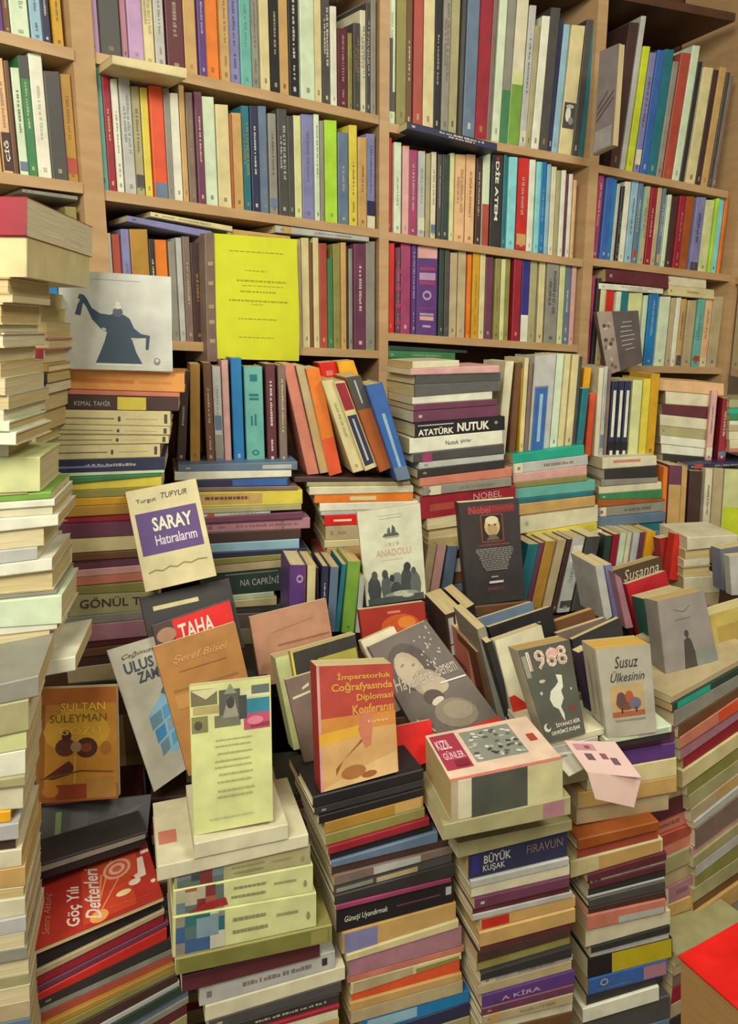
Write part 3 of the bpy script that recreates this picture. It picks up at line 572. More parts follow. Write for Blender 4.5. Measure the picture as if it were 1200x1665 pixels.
pile('lowest near left pile', (P(40, 1350, .88), 14), '''
grey -60 62 1128 1100 n; khaki -60 46 1160 1138 n; palegreen -60 42 1212 1190 n; white -60 40 1240 1222 n; khaki -60 40 1278 1262 n; ivory -60 36 1290 1280 n; amber -60 16 1328 1322 n; silver -60 30 1352 1338 n; cocoa -60 24 1376 1366 n; ivory -60 34 1396 1384 n; tan -60 40 1428 1412 n; white -60 38 1458 1446 p; ivory -60 40 1476 1462 n; silver -60 42 1510 1490 n; white -60 40 1536 1516 p; grey -60 44 1558 1540 n; ivory -60 46 1580 1560 p; khaki -60 46 1606 1586 n; ivory -60 48 1626 1604 p; beige -60 48 1652 1630 n; end -60 48 1680 1658''', floor=ZTAB, depth=(.13, .15))

# ------------------------------------------------------------ front piles
pile('pile under the red tilted cover', (P(170, 1550, .98), 30), '''
black 42 264 1560 1464 n; beige 60 268 1580 1480 n; crimson 52 268 1596 1488 n; plum 62 275 1608 1500 n; red 56 272 1622 1510 n; char 60 285 1632 1524 0; grey 52 285 1650 1544 n; brick 46 284 1664 1556 n; gold 44 284 1680 1568 n; olive 46 286 1692 1574 n; cocoa 48 288 1706 1584 n; silver 60 292 1722 1596 n; forest 70 300 1728 1600 0; steel 72 308 1744 1610 n; grey 74 308 1758 1624 n; maroon 76 306 1772 1636 n; khaki 76 306 1790 1654 n; end 76 306 1810 1676''', floor=ZTAB)
pile('pile under the olive hardback', (P(410, 1600, .97), 17), '''
maroon 296 520 1588 1534 n; silver 325 546 1608 1550 1; ivory 334 562 1640 1574 n; dark 340 556 1664 1598 0; char 342 552 1680 1618 1; crimson 345 552 1694 1634 n; ivory 346 550 1700 1642 0; tan 348 552 1716 1658 n; end 348 552 1740 1680''', floor=ZTAB)
b = find('pile under the olive hardback', 1); b.rect(.9, .35, .94, .75, 'char')
pile('pile under the diplomacy cover', (P(640, 1450, 1.05), 20), '''
black 511 691 1300 1254 ns; char 514 692 1318 1270 0s; black 520 690 1330 1284 n; gold 530 690 1341 1297 n; olive 531 692 1360 1315 n; crimson 534 698 1378 1330 n; black 538 705 1390 1341 n; steel 540 712 1402 1352 n; cocoa 540 734 1412 1366 n; taupe 544 736 1424 1376 n; dark 544 736 1442 1388 n; char 545 738 1458 1404 n; magenta 547 734 1473 1428 n; black 549 740 1482 1434 n; tan 558 743 1520 1470 n; cream 564 746 1554 1496 n; mauve 568 752 1564 1508 n; salmon 566 756 1592 1540 n; cream 572 752 1602 1552 n; vermilion 574 750 1622 1564 n; tan 570 752 1634 1584 n; beige 572 754 1648 1596 n; azure 590 766 1664 1614 n; navy 590 766 1690 1634 n; end 590 766 1710 1656''', floor=ZTAB)
P5 = 'pile under the diplomacy cover'
find(P5, 3).rect(.7, .05, .98, .95, 'tan'); find(P5, 9).rect(.32, .1, .72, .9, 'silver'); find(P5, 10).rect(.35, .1, .7, .6, 'beige'); find(P5, 10).rect(.02, .2, .32, .6, 'grey')
b = find(P5, 13); b.text('Güneşi Uyandırmak', .06, .32, .42, .62, 'white', slant=.02); b.rect(.5, .45, .88, .52, 'plum'); b.rect(.93, .4, .98, .75, 'silver'); b.label_look = 'thick black book with white script along its spine'
find(P5, 14).rect(.02, .0, .3, .9, 'lavender'); find(P5, 18).rect(.02, .1, .55, .95, 'beige'); find(P5, 18).rect(.58, .1, .98, .6, 'olive'); find(P5, 22).rect(.05, .2, .5, .9, 'sky')
pile('pile under the lettered slab', (P(850, 1500, 1.08), 17), '''
khaki 745 930 1372 1334 n; navy 764 925 1392 1352 n; silver 766 926 1434 1396 n; ivory 768 928 1446 1408 n; plum 772 926 1462 1426 0; maroon 770 928 1480 1442 n; silver 770 932 1490 1452 n; tan 782 938 1498 1460 n; tan 780 936 1518 1478 n; maroon 782 932 1542 1502 n; cocoa 778 930 1552 1512 n; olive 778 930 1570 1526 n; char 782 930 1584 1540 n; silver 784 934 1596 1556 3; beige 780 932 1608 1566 n; purple 785 936 1622 1580 n; plum 784 934 1642 1602 0; beige 786 932 1654 1616 3; ivory 784 934 1668 1632 n; end 784 934 1686 1650''', floor=ZTAB)
P6 = 'pile under the lettered slab'
b = find(P6, 1); b.text('BÜYÜK', .15, .48, .42, .86, 'silver', bold=.02); b.text('KUŞAK', .14, .14, .36, .44, 'silver', bold=.02); b.text('FIRAVUN', .58, .46, .95, .78, 'taupe'); b.rect(.03, .15, .1, .9, 'indigo'); b.label_look = 'thick navy book with two lines of grey capitals'
b = find(P6, 7); b.rect(.02, .1, .3, .9, 'red'); b.label_look = 'tan book with a red patch at the left of its spine'
b = find(P6, 15); b.text('A KİRA', .2, .25, .62, .7, 'lilac', bold=.02)
pile('pile with yellow band', (P(1010, 1500, 1.18), 15), '''
rust 940 1072 1366 1336 n; brick 942 1074 1384 1350 n; cream 930 1080 1404 1366 n; maroon 956 1084 1424 1386 n; silver 962 1082 1434 1400 3; maroon 960 1084 1440 1406 n; char 960 1086 1450 1416 n; silver 958 1084 1462 1430 n; dark 960 1084 1466 1434 n; cocoa 958 1084 1480 1450 n; salmon 954 1082 1490 1462 n; ivory 954 1092 1514 1482 n; char 962 1090 1542 1506 n; silver 962 1090 1552 1518 n; black 958 1096 1562 1528 n; blue 958 1086 1596 1562 n; char 956 1080 1622 1590 n; white 948 1072 1642 1604 n; dark 952 1092 1664 1622 n; end 952 1092 1700 1660''', floor=ZTAB)
P7 = 'pile with yellow band'
b = find(P7, 14); b.rect(.28, .02, .99, .98, 'acid'); b.rect(.28, .02, .99, .98, 'B9A91A'); b.label_look = 'black book with a broad yellow band along its spine'
b = find(P7, 15); b.rect(.7, .1, .99, .9, 'mauve'); b.ell(.2, .62, .05, .22, 'silver'); b.ell(.2, .62, .035, .14, 'blue'); b.rect(.1, .2, .55, .27, 'steel'); b.label_look = 'blue book with a pale ring and a mauve end'
find(P7, 2).rect(.3, .05, .98, .9, 'tan'); find(P7, 10).rect(.4, .05, .98, .5, 'silver')
pile('pile behind the yellow band', (P(1105, 1400, 1.32), 20), '''
mint 1040 1108 1236 1212 n; cream 1040 1110 1262 1240 n; amber 1040 1112 1290 1262 n; beige 1036 1120 1306 1278 n; maroon 1030 1124 1322 1290 n; salmon 1040 1126 1352 1316 3; brick 1060 1128 1366 1340 n; salmon 1070 1128 1382 1356 n; khaki 1080 1132 1398 1374 n; beige 1080 1132 1424 1400 n; mauve 1082 1130 1450 1426 3; tan 1082 1130 1476 1456 n; khaki 1084 1130 1496 1478 n; beige 1084 1130 1526 1508 n; end 1084 1130 1560 1545''', floor=ZTAB, depth=(.14, .15))
pile('slanting right edge pile', (P(1150, 1300, 1.33), 32), '''
beige 1094 1240 1134 1054 n; forest 1094 1240 1146 1064 n; grey 1098 1240 1156 1076 n; brown 1104 1240 1180 1094 n; salmon 1106 1240 1200 1108 n; mauve 1110 1240 1216 1130 n; crimson 1116 1240 1234 1146 n; cream 1112 1240 1256 1168 n; olive 1122 1240 1276 1190 n; khaki 1124 1240 1296 1212 n; beige 1128 1240 1318 1232 n; silver 1130 1240 1338 1250 n; taupe 1132 1240 1348 1264 n; pink 1130 1240 1382 1300 n; khaki 1130 1240 1396 1312 n; silver 1134 1240 1410 1330 n; olive 1134 1240 1428 1346 n; khaki 1130 1240 1448 1372 n; brown 1132 1240 1470 1396 n; tan 1134 1240 1484 1410 n; grey 1134 1240 1510 1440 n; steel 1136 1240 1530 1462 n; end 1136 1240 1550 1490''', floor=ZTAB)
find('slanting right edge pile', 4).rect(.45, .05, 1, .95, 'vermilion'); find('slanting right edge pile', 1).rect(.05, .1, .4, .95, 'jade'); find('slanting right edge pile', 10).rect(.35, .2, .7, .9, 'tan')
pile('pile behind the pink leaflet', (P(1000, 1290, 1.2), 15), '''plum 960 1100 1210 1190 n; purple 962 1098 1232 1208 0; cream 955 1100 1258 1232 n; tan 940 1100 1290 1262 n; beige 940 1090 1316 1290 n; end 940 1090 1345 1320''', floor=.8, depth=(.10,.12))
# ------------------------------------------------------------ the yellow notice
def notice():
    p0, al = BAY[2]; h, up, inn = axes(al); pp = p0 - inn * .016
    c = [hit(x, y, pp, inn) for x, y in ((352, 583), (486, 587), (484, 389), (347, 379))]
    e = bpy.data.objects.new('notice', None); S.collection.objects.link(e); e.location = (c[0] + c[1]) / 2
    tag(e, 'bright yellow paper notice with faint lines hung over the shelf edge', 'notice')
    def s(x, y, o=0):
        return (c[0] * (1 - x) + c[1] * x) * (1 - y) + (c[3] * (1 - x) + c[2] * x) * y - inn * (.004 * math.sin(x * 3.1) * (1.2 - y) + .003 * math.sin(y * 5) + o)
    mb = MB(); n = 12
    for i in range(n):
        for j in range(n):
            q = [(i / n, j / n), ((i + 1) / n, j / n), ((i + 1) / n, (j + 1) / n), (i / n, (j + 1) / n)]
            mb.face([s(*p) for p in q], 'D2DA2C'); mb.face([s(x, y, -.0006) for x, y in q[::-1]], 'D2DA2C')
    for a, b in (((0, 0), (1, 0)), ((1, 0), (1, 1)), ((1, 1), (0, 1)), ((0, 1), (0, 0))):
        for k in range(n):
            t0, t1 = k / n, (k + 1) / n; u = (a[0] + (b[0] - a[0]) * t0, a[1] + (b[1] - a[1]) * t0); v = (a[0] + (b[0] - a[0]) * t1, a[1] + (b[1] - a[1]) * t1)
            mb.face([s(*u), s(*v), s(*v, -.0006), s(*u, -.0006)], 'D2DA2C')
    mb.build('paper', M_PLAIN, e, e.location)
    mb = MB(); r = random.Random(5)
    for y, x0, x1, hh in ((.87, .18, .82, .008), (.72, .35, .6, .008), (.635, .25, .85, .014), (.60, .3, .8, .006), (.55, .28, .72, .011), (.475, .15, .85, .013), (.45, .4, .55, .006), (.33, .25, .7, .009), (.18, .25, .68, .007)):
        x = x0
        while x < x1:
            l = r.uniform(.02, .06); e1 = min(x1, x + l); mb.face([s(x, y, .0004), s(e1, y, .0004), s(e1, y + hh, .0004), s(x, y + hh, .0004)], 'A0A01E'); x = e1 + .012
    mb.build('printed_lines', M_PLAIN, e, e.location)
notice()

# ------------------------------------------------------------ covers shown to the viewer
fl = facing((333, 379), (348, 378), (354, 588), (338, 588), 1.70, 40, 0, .10, 'taupe', 'stand', 'long greyish brown spine hanging beside the yellow notice'); fl.lines(.2, .8, [.15, .3, .42, .6, .75], .03, 'beige')
b = facing((95, 438), (278, 450), (281, 604), (95, 599), on(find(P1, 0), 95, 603) + .01, 14, 5, .012, 'BFC4B8', 'front', 'white square book with a dark robed figure, standing on the light orange book')
ROBE = [(.32, .07), (.73, .07), (.72, .09), (.675, .19), (.635, .34), (.70, .34), (.765, .345), (.76, .22), (.785, .22), (.80, .37), (.72, .385), (.66, .44), (.62, .54), (.57, .575), (.50, .60), (.45, .57), (.36, .58), (.29, .63), (.25, .71), (.19, .76), (.17, .74), (.20, .70), (.24, .64), (.29, .52), (.36, .43), (.42, .39), (.40, .30), (.36, .18)]
b.poly(ROBE, '2F4658'); b.poly([(.14, .56), (.19, .55), (.215, .70), (.19, .72), (.165, .66)], '3A4A58'); b.poly([(.165, .72), (.26, .70), (.22, .76), (.18, .77)], '3A4A58')
b.ell(.515, .60, .045, .05, '51606A'); b.ell(.515, .655, .034, .022, 'white'); b.ell(.515, .69, .024, .018, 'white'); b.rect(.33, .045, .72, .062, 'white')
b.ell(.86, .10, .03, .04, '777D78'); b.ell(.86, .11, .016, .02, 'BFC4B8'); b.rect(.3, .925, .72, .932, 'A5AAA2'); b.ell(.395, .42, .02, .013, 'silver', rot=-.6); b.ell(.65, .33, .02, .012, 'silver')

b = facing((203, 800), (318, 778), (352, 936), (236, 963), 1.29, 10, 14, .018, 'D3CB9A', 'front', 'cream book with a purple panel and large white capitals, SARAY')
b.rect(.07, .34, .93, .76, '59407A'); b.text('SARAY', .28, .56, .84, .70, 'white', bold=.03); b.text('Hatıralarım', .28, .42, .86, .52, 'D8CCD8', bold=.015); b.text('Turgut', .12, .85, .40, .90, 'dark'); b.text('TUFYUR', .46, .87, .84, .925, 'dark', slant=.05)
b.poly([(.1, .16), (.2, .18), (.3, .16), (.4, .19), (.5, .17), (.6, .2), (.7, .18), (.8, .2), (.93, .19), (.93, .205), (.8, .215), (.7, .195), (.6, .215), (.5, .185), (.4, .205), (.3, .175), (.2, .195), (.1, .175)], 'olive')
b = facing((226, 972), (372, 940), (398, 1052), (252, 1090), 1.27, 18, 20, .016, 'char', 'front', 'charcoal book with a pale top edge behind the red TAHA cover', keep=True); b.rect(.12, .78, .62, .84, 'cream')
b = facing((246, 1018), (374, 974), (402, 1100), (275, 1135), 1.24, 18, 20, .012, 'cocoa', 'front', 'red and brown cover with the white capitals TAHA, mostly hidden'); b.rect(.25, .55, .99, .985, 'bright'); b.ell(.15, .82, .12, .1, 'A57F62'); b.text('TAHA', .30, .68, .74, .90, 'E8D8C8', bold=.02); b.rect(.01, .55, .25, .72, '6A5040')
b = facing((173, 1058), (300, 1020), (318, 1240), (250, 1288), 1.20, 18, 18, .006, 'C4C2AE', 'front', 'curled pale grey book with a blue tiled cube')
b.dec = []; b.text('Çağımızda', .12, .90, .62, .94, 'dark', slant=.1); b.text('ULUS KE', .14, .80, .78, .88, '49565E', bold=.03); b.text('ZAMAN', .28, .715, .78, .79, '49565E', bold=.03)
b.poly([(.28, .48), (.62, .62), (.98, .50), (.98, .22), (.62, .16), (.38, .22)], '8FC2DC')
b.poly([(.55, .60), (.72, .74), (.92, .66), (.78, .52)], '3F6058')
for i in range(3):
    for j in range(3):
        x = .30 + i * .225; y = .46 - j * .10; sk = .035 * i; ins = .035 * j
        b.poly([(x + ins, y - .085 + sk), (x + .205 + ins * .5, y - .055 + sk), (x + .205 + ins * .5, y + .03 + sk), (x + ins, y + .005 + sk)], ('6C93A0', '58A6D2', '3F8FC4', '8AA6B4')[(i + 2 * j) % 4])
for i in range(2): b.poly([(.58 + .16 * i, .60 - .03 * i), (.66 + .16 * i, .67 - .03 * i), (.74 + .14 * i, .63 - .03 * i), (.66 + .14 * i, .56 - .03 * i)], ('4C7A66', '2F5048')[i])
b = facing((248, 1053), (382, 1011), (432, 1225), (306, 1262), 1.16, 18, 18, .022, 'A87638', 'front', 'tan brown book with faint script leaning beside the blue cube cover')
b.text('Şeref Bilsel', .16, .82, .80, .89, 'C89A5C', slant=.1, bold=.01); b.rect(.22, .76, .80, .768, '7A5424'); b.rect(.1, .62, .9, .64, '8C6430'); b.rect(.1, .50, .9, .60, 'B48442'); b.rect(.1, .49, .9, .50, '9C7034')
b = facing((62, 1121), (188, 1116), (192, 1298), (57, 1307), 1.13, 6, 12, .018, 'B87F22', 'front', 'golden cover with ornate lettering and a dark ornament, left foreground')
b.rect(0, .86, 1, 1, 'A8601A'); b.rect(.0, 0, 1, .14, '9A5A22'); b.rect(.0, .13, .1, .86, '8E5C18'); b.ell(.5, .62, .42, .2, 'C79A2C'); b.rect(.6, .02, .98, .2, 'A87A34'); b.rect(.25, .02, .62, .15, '8E3A18'); b.ell(.18, .1, .10, .055, 'C07A28')
b.text('SULTAN', .30, .80, .86, .87, 'E2C04A', slant=.0); b.text('SÜLEYMAN', .16, .70, .88, .785, '6E5A12'); b.text('GÖZÜ', .28, .59, .80, .67, 'D8B83C')
b.ell(.36, .48, .13, .08, '5A2A16'); b.ell(.62, .47, .14, .09, '4A2012'); b.ell(.49, .48, .07, .05, '9A7A5A'); b.ell(.37, .58, .06, .05, '4A2012'); b.ell(.62, .47, .07, .04, '7A3A20'); b.poly([(.10, .22), (.40, .36), (.48, .30), (.42, .24), (.2, .20)], '5A2614'); b.rect(.46, .16, .49, .40, 'C8A040'); b.ell(.86, .46, .07, .06, 'A06A1C'); b.poly([(.05, .2), (.55, .26), (.95, .24), (.95, .25), (.55, .275), (.05, .215)], '6E4A18')
b = facing((58, 1312), (246, 1290), (240, 1352), (53, 1408), 1.075, 28, 42, .022, 'char', 'cover_tail', 'dark glossy book with a small green mark above the red tilted cover', hard=True)
b.rect(.17, .35, .22, .85, '6E8A3C'); b.rect(.3, .45, .45, .8, '46443C'); b.poly([(.35, .22), (.5, .30), (.52, .26), (.37, .17)], '8A8A82'); b.poly([(.6, .3), (.72, .6), (.92, .75), (.92, .7), (.76, .5), (.68, .3)], '4E4A44')
pile('pile under the dark glossy cover', (P(150, 1390, 1.07), 28), 'char 54 240 1410 1352 n; black 54 238 1424 1364 n; end 54 238 1440 1378', depth=(.06, .065))
find('pile under the dark glossy cover', 0).rect(.01, .05, .98, .7, 'grey')
_r0 = find('pile under the red tilted cover', 0); _z = Vector((0, 0, 1)); _i = axes(30)[2]
_a = _r0.f(0, 1, 0) + _z * .009; _n = (_r0.f(1, 1, 0) + _z * .009 - _a).cross(_i + _z * .05).normalized(); _n = _n if _n.z > 0 else -_n
_q = [hit(x, y, _a, _n) for x, y in ((42, 1552), (266, 1458), (238, 1367), (55, 1439))]
b = Book(*_q, -_n * .007, 'frontr', 'B03026', 30000); b.keep = True; b.flags = ''; b.label = 'red cover with white script and orange rays lying tilted, lower left'; BOOKS.append(b)
b.rect(.40, .06, .80, .94, 'C4432A'); b.rect(.46, .5, .88, .98, 'C04A2E')
b.text('Göç Yılı', .28, .06, .40, .66, 'E4CFC4', 90, .12, bold=.02); b.text('Defterleri', .42, .06, .54, .84, 'E4CFC4', 90, .12, bold=.02); b.text('Semra Aktunç', .10, .12, .17, .72, 'D6826C', 90, .1)
for x0, y0, x1, y1 in ((.5, .1, .72, .62), (.5, .1, .56, .72), (.56, .7, .76, .78), (.45, .2, .9, .12), (.6, .4, .8, .44), (.52, .3, .66, .92)): b.poly([(x0, y0), (x0 + .015, y0), (x1 + .015, y1), (x1, y1)], 'E88A58')
b.ell(.70, .72, .12, .16, 'DFA088'); b.ell(.70, .72, .095, .125, 'C65A40'); b.ell(.70, .72, .07, .09, 'E2AC94'); b.ell(.70, .72, .04, .05, 'C96048')
b.poly([(.84, .42), (.92, .44), (.93, .76), (.88, .76), (.86, .52), (.82, .50)], 'E6D6C0'); b.ell(.82, .40, .05, .05, 'E6D6C0'); b.ell(.72, .30, .06, .045, 'F0DCA0'); b.rect(.92, .80, .99, .86, 'E6D0C0'); b.ell(.52, .1, .07, .09, 'E8A050'); b.ell(.96, .3, .02, .03, 'E6D0C0')

# the cream green volumes and what lies on them
PV = (P(400, 1450, .95), 17)
pile('pile under the collage cover', PV, '''ivory 316 468 1372 1340 n; ivory 256 502 1411 1358 n; C2C088 284 506 1430 1378 n; CCCB90 282 510 1452 1409 n; CFCF8E 281 515 1494 1454 n; 8A8440 286 540 1560 1504 n; end 286 540 1588 1533'''.replace('C2C088', 'khaki').replace('CCCB90', 'palegreen').replace('CFCF8E', 'palegreen').replace('8A8440', 'olive'), depth=(.13, .15), hard=0)
PVn = 'pile under the collage cover'
for k in range(6): find(PVn, k).keep = True; find(PVn, k).dec = []
for k, wd in ((2, 'upper'), (3, 'middle'), (4, 'lower')):
    b = find(PVn, k); rr = random.Random(k)
    b.label_look = wd + ' thick pale volume with photos at the left of its spine'
    x = .02
    while x < .33:
        w_ = rr.uniform(.05, .1); y = .04
        while y < .9:
            hh = rr.uniform(.25, .55); b.rect(x, y, min(.35, x + w_), min(.96, y + hh), rr.choice(['5E7068', '8E9688', '3E4A44', 'A45A48', '8A5A3E', '6C8088', '46586A', 'B2AE90', '7A3434'] if k != 4 else ['3E5E8A', '2E6A6A', '7E98A0', '8A8478', '54706A', 'C8C8B0'])); y += hh
        x += w_
    b.lines(.40, .66, [.62, .30], .09, '8C8A5E', .1, rr); b.lines(.70, .88, [.55], .07, '9A986C', .1, rr); b.ell(.94, .4, .012, .12, '8C8A5E')
b = find(PVn, 3); b.poly([(.10, .05), (.38, .12), (.36, .42), (.2, .3)], 'A02C2A')
b = find(PVn, 5); b.hard = True; b.rect(.02, .1, .98, .9, '77783A'); b.rect(.86, .12, .97, .88, '8E8A4A'); b.label_look = 'olive gold hardback under the pale volumes'
b = find(PVn, 0); b.label_look = 'ivory paperback lying under the foot of the collage cover'
b = find(PVn, 1); b.rect(.02, .3, .14, .5, 'salmon', 't'); b.label_look = 'wide ivory book lying on top of the pale volumes'

b = facing((307, 1116), (440, 1101), (444, 1334), (314, 1359), on(find(PVn, 0), 314, 1359), 8, 10, .012, 'C9D08C', 'front', 'pale green book with photo collage and centred lines, standing in front')
for r in (((.02, .86, .34, .97), '6E6A48'), ((.04, .80, .36, .855), 'A89A64'), ((.02, .68, .22, .79), '7C7A50'), ((.36, .74, .62, .95), '54564C'), ((.30, .70, .62, .78), '6E6E58'), ((.68, .74, .98, .87), '2E7E94'), ((.68, .88, .98, .93), 'CFD6A8'), ((.76, .90, .98, .96), '5E6A62'), ((.66, .66, .98, .77), 'B24C68'), ((.74, .67, .98, .70), '8E2E44'), ((.60, .74, .70, .90), '3E4440')): b.rect(*r[0], r[1])
b.poly([(.42, .92), (.50, .99), (.58, .92)], '8A8E70'); b.poly([(.40, .76), (.47, .90), (.55, .88), (.60, .76)], '8E8E7A'); b.ell(.50, .86, .05, .04, '3A3C36'); b.ell(.10, .73, .05, .03, '4A4A34'); b.poly([(.02, .965), (.2, .90), (.34, .95), (.34, .97)], 'C6C194'); b.ell(.8, .72, .1, .03, 'D07A8C')
rr = random.Random(9); b.lines(.28, .78, [.61, .57, .52, .47, .43, .38, .33, .27, .23], .009, 'A3A86C', .12, rr); b.lines(.2, .8, [.09], .006, 'AEB27A', .1, rr)
b = facing((514, 1084), (638, 1079), (648, 1254), (522, 1289), on(find(P5, 0), 522, 1291), 19, 8, .036, 'A02A2C', 'front', 'red and sand cover about diplomacy with gold title, centre foreground', hard=False)
b.rect(0, .0, 1, .58, 'CFA468'); b.rect(0, .45, 1, .62, 'C9863E'); b.rect(.0, .58, 1, 1, 'AE4538'); b.rect(0, .0, .035, 1, 'C99A92')  # pale strip at the left edge paints the highlight along the spine fold
b.poly([(0, .36), (.7, .42), (.7, .5), (0, .46)], 'D8A838'); b.poly([(.2, .1), (.3, .22), (.62, .38), (.6, .42), (.5, .34), (.2, .16)], '8A5A30'); b.poly([(.55, .62), (.72, .6), (.66, .30), (.58, .28), (.5, .45)], 'C47A5A'); b.poly([(.04, .02), (.5, .12), (.98, .2), (.98, .0), (.04, .0)], 'DDB880'); b.ell(.42, .10, .16, .06, 'A8703C'); b.ell(.62, .05, .1, .03, '9A6030')
b.text('İmparatorluk', .26, .87, .97, .945, 'CE9440', bold=.03); b.text('Coğrafyasında', .18, .77, .98, .86, 'CE9440', bold=.03); b.text('Diplomasi', .50, .68, .98, .755, 'CE9440', bold=.03); b.text('Konferansı', .44, .58, .98, .665, 'CE9440', bold=.03); b.text('Türkiye', .62, .49, .9, .52, 'E8D8B0')
b = facing((598, 1052), (693, 1008), (826, 1187), (690, 1217), 1.17, 14, 22, .012, '6E665E', 'front', 'grey cover with a sepia portrait and white script, tilted to the right')
b.ell(.40, .70, .30, .22, '5A524C'); b.ell(.36, .68, .19, .17, 'B3A68C'); b.ell(.35, .69, .15, .12, 'B9AD92'); b.ell(.48, .54, .20, .12, 'A89C84'); b.ell(.54, .50, .18, .08, 'B3A88E'); b.ell(.44, .41, .13, .07, '5A4C48'); b.ell(.46, .37, .09, .03, 'D0C8B4', rot=.2); b.ell(.58, .24, .26, .13, '8C8270'); b.ell(.62, .26, .18, .08, 'A0947E'); b.ell(.30, .74, .035, .010, '8A7E6C', rot=.2); b.ell(.44, .715, .03, .010, '8A7E6C', rot=.2); b.ell(.37, .62, .03, .008, '8A6E60', rot=.2)
rr = random.Random(11)
for k in range(26): b.ell(.62 + rr.random() * .3, .60 + rr.random() * .36, .014, .010, 'B8B2A6', 6)
for k in range(16): b.ell(.04 + rr.random() * .18, .04 + rr.random() * .24, .016, .012, 'C2BCB0', 6)
b.poly([(.74, 0), (1, 0), (1, .12), (.60, .10), (.62, .0)], 'D8300F'); b.ell(.80, .05, .09, .03, 'E8C89A'); b.ell(.81, .052, .035, .012, 'C04020')
b.text('Hayallere', -.04 + .06, .50, .56, .66, 'BDB3A2', slant=.12, bold=.01); b.text('Senem', .66, .56, .94, .68, 'B5AB9C', slant=.1, bold=.01); b.rect(.62, .50, .98, .512, 'E6E0D4')
b = facing((586, 1042), (640, 1018), (700, 1130), (640, 1160), 1.20, 14, 20, .02, 'ivory', 'front', 'white book edge showing behind the sepia portrait cover')
b = facing((583, 992), (690, 978), (700, 1100), (600, 1112), 1.40, 12, 12, .02, '9E2A1C', 'front', 'deep red cover with an orange glow below the pale illustrated cover'); b.ell(.6, .72, .3, .16, 'C8551C'); b.ell(.7, .76, .14, .08, 'DE8430'); b.rect(.42, .90, .62, .93, 'C88060')
b = facing((580, 833), (683, 818), (693, 972), (596, 986), 1.54, 8, 8, .016, 'CDD0B4', 'front', 'pale cover with a grey boat and a band of dark figures')
b.poly([(.36, .70), (.64, .70), (.60, .735), (.40, .735)], '4E564C'); b.poly([(.44, .735), (.45, .78), (.49, .80), (.50, .735)], '5E665A'); b.poly([(.51, .735), (.53, .82), (.57, .79), (.58, .735)], '4E564C'); b.rect(.4, .685, .62, .695, '8A9080')
b.text('1919', .40, .60, .62, .64, 'B0B09A'); b.text('ANADOLU', .24, .50, .80, .57, 'C9A48E'); b.lines(.30, .70, [.45, .92, .89], .01, 'B9B6A0', .1)
for x, y, rx, ry, c in ((.16, .16, .11, .15, '3A4240'), (.18, .31, .05, .05, '4A504C'), (.36, .16, .09, .14, '54605C'), (.35, .31, .05, .05, '3E4644'), (.54, .18, .12, .14, '6E7A74'), (.52, .12, .10, .10, '3E4644'), (.70, .2, .10, .16, '3E4644'), (.72, .36, .06, .05, '2E3432'), (.84, .16, .09, .14, '5E6862'), (.82, .31, .04, .04, '4A504C'), (.6, .07, .3, .05, '8E968A'), (.46, .26, .04, .04, '2E3432')): b.ell(x, y, rx, ry, c, 10)
b.rect(.04, .0, .96, .07, '464E4A'); b.ell(.58, .09, .12, .03, 'B8BCA8'); b.ell(.7, .06, .1, .02, 'B8BCA8')
b = facing((745, 818), (842, 810), (854, 974), (760, 986), 1.60, 9, 6, .030, '35312F', 'front', 'black cover with a framed portrait and red title', hard=True)
b.rect(.14, .88, .92, .955, '7E2630'); b.text('Nobel', .16, .88, .52, .95, 'B04A48', bold=.02); b.text('Yazarları', .54, .90, .92, .95, 'A84444'); b.rect(.34, .60, .72, .87, '8A4630'); b.rect(.36, .61, .70, .86, '2A2422'); b.ell(.53, .75, .13, .095, 'C8B482', 16); b.ell(.53, .72, .09, .06, 'B49868'); b.ell(.48, .765, .02, .01, '5A4632'); b.ell(.58, .765, .02, .01, '5A4632'); b.poly([(.42, .62), (.64, .62), (.58, .67), (.48, .67)], '6A5C4C'); b.ell(.53, .81, .11, .04, 'D8CCA4')
b.rect(.28, .565, .8, .58, '7E3A34')
rr = random.Random(2)
for i in range(13): hw = .34 - .012 * i; b.lines(.54 - hw, .54 + hw, [.53 - i * .017], .010, '8C8A82', .05, rr)
b.rect(.44, .255, .56, .27, '9A968C'); b.rect(.40, .20, .64, .222, 'D8D0C0'); b.text('EDEBİYAT', .38, .13, .66, .165, '8E4A58')
b = facing((405, 1004), (530, 973), (548, 1085), (424, 1118), 1.36, 16, 16, .02, 'B58668', 'front', 'plain pinkish brown cover leaning behind the black and yellow one'); b.rect(.3, .5, .98, .53, '8E6448'); b.poly([(.24, .70), (.8, .78), (.8, .795), (.24, .715)], 'A57658')
b = facing((447, 1070), (560, 1042), (590, 1190), (478, 1220), 1.28, 18, 14, .05, 'palegreen', 'front', 'pale green thick book behind the black cover with a yellow bar')
b = facing((472, 1060), (577, 1029), (604, 1190), (500, 1225), 1.24, 18, 14, .022, 'B9B068', 'front', 'black cover with a yellow bar behind the red diplomacy cover'); b.rect(.03, .0, 1, .985, '3A3A34'); b.rect(.38, .72, .98, .86, 'B0A848'); b.rect(0, 0, .03, 1, 'yellow')
b = facing((463, 1106), (580, 1072), (606, 1262), (506, 1290), 1.15, 16, 12, .010, 'taupe', 'front', 'greyish brown cover mostly hidden left of the red diplomacy cover'); b.poly([(.05, .82), (.3, .84), (.3, .86), (.05, .84)], 'ivory'); b.poly([(.2, .88), (.3, .90), (.3, .93), (.2, .90)], 'ivory')
b = facing((600, 1190), (700, 1170), (712, 1232), (640, 1262), 1.12, 14, 25, .015, 'bright', 'front', 'bright red book wedged between the diplomacy and portrait covers')

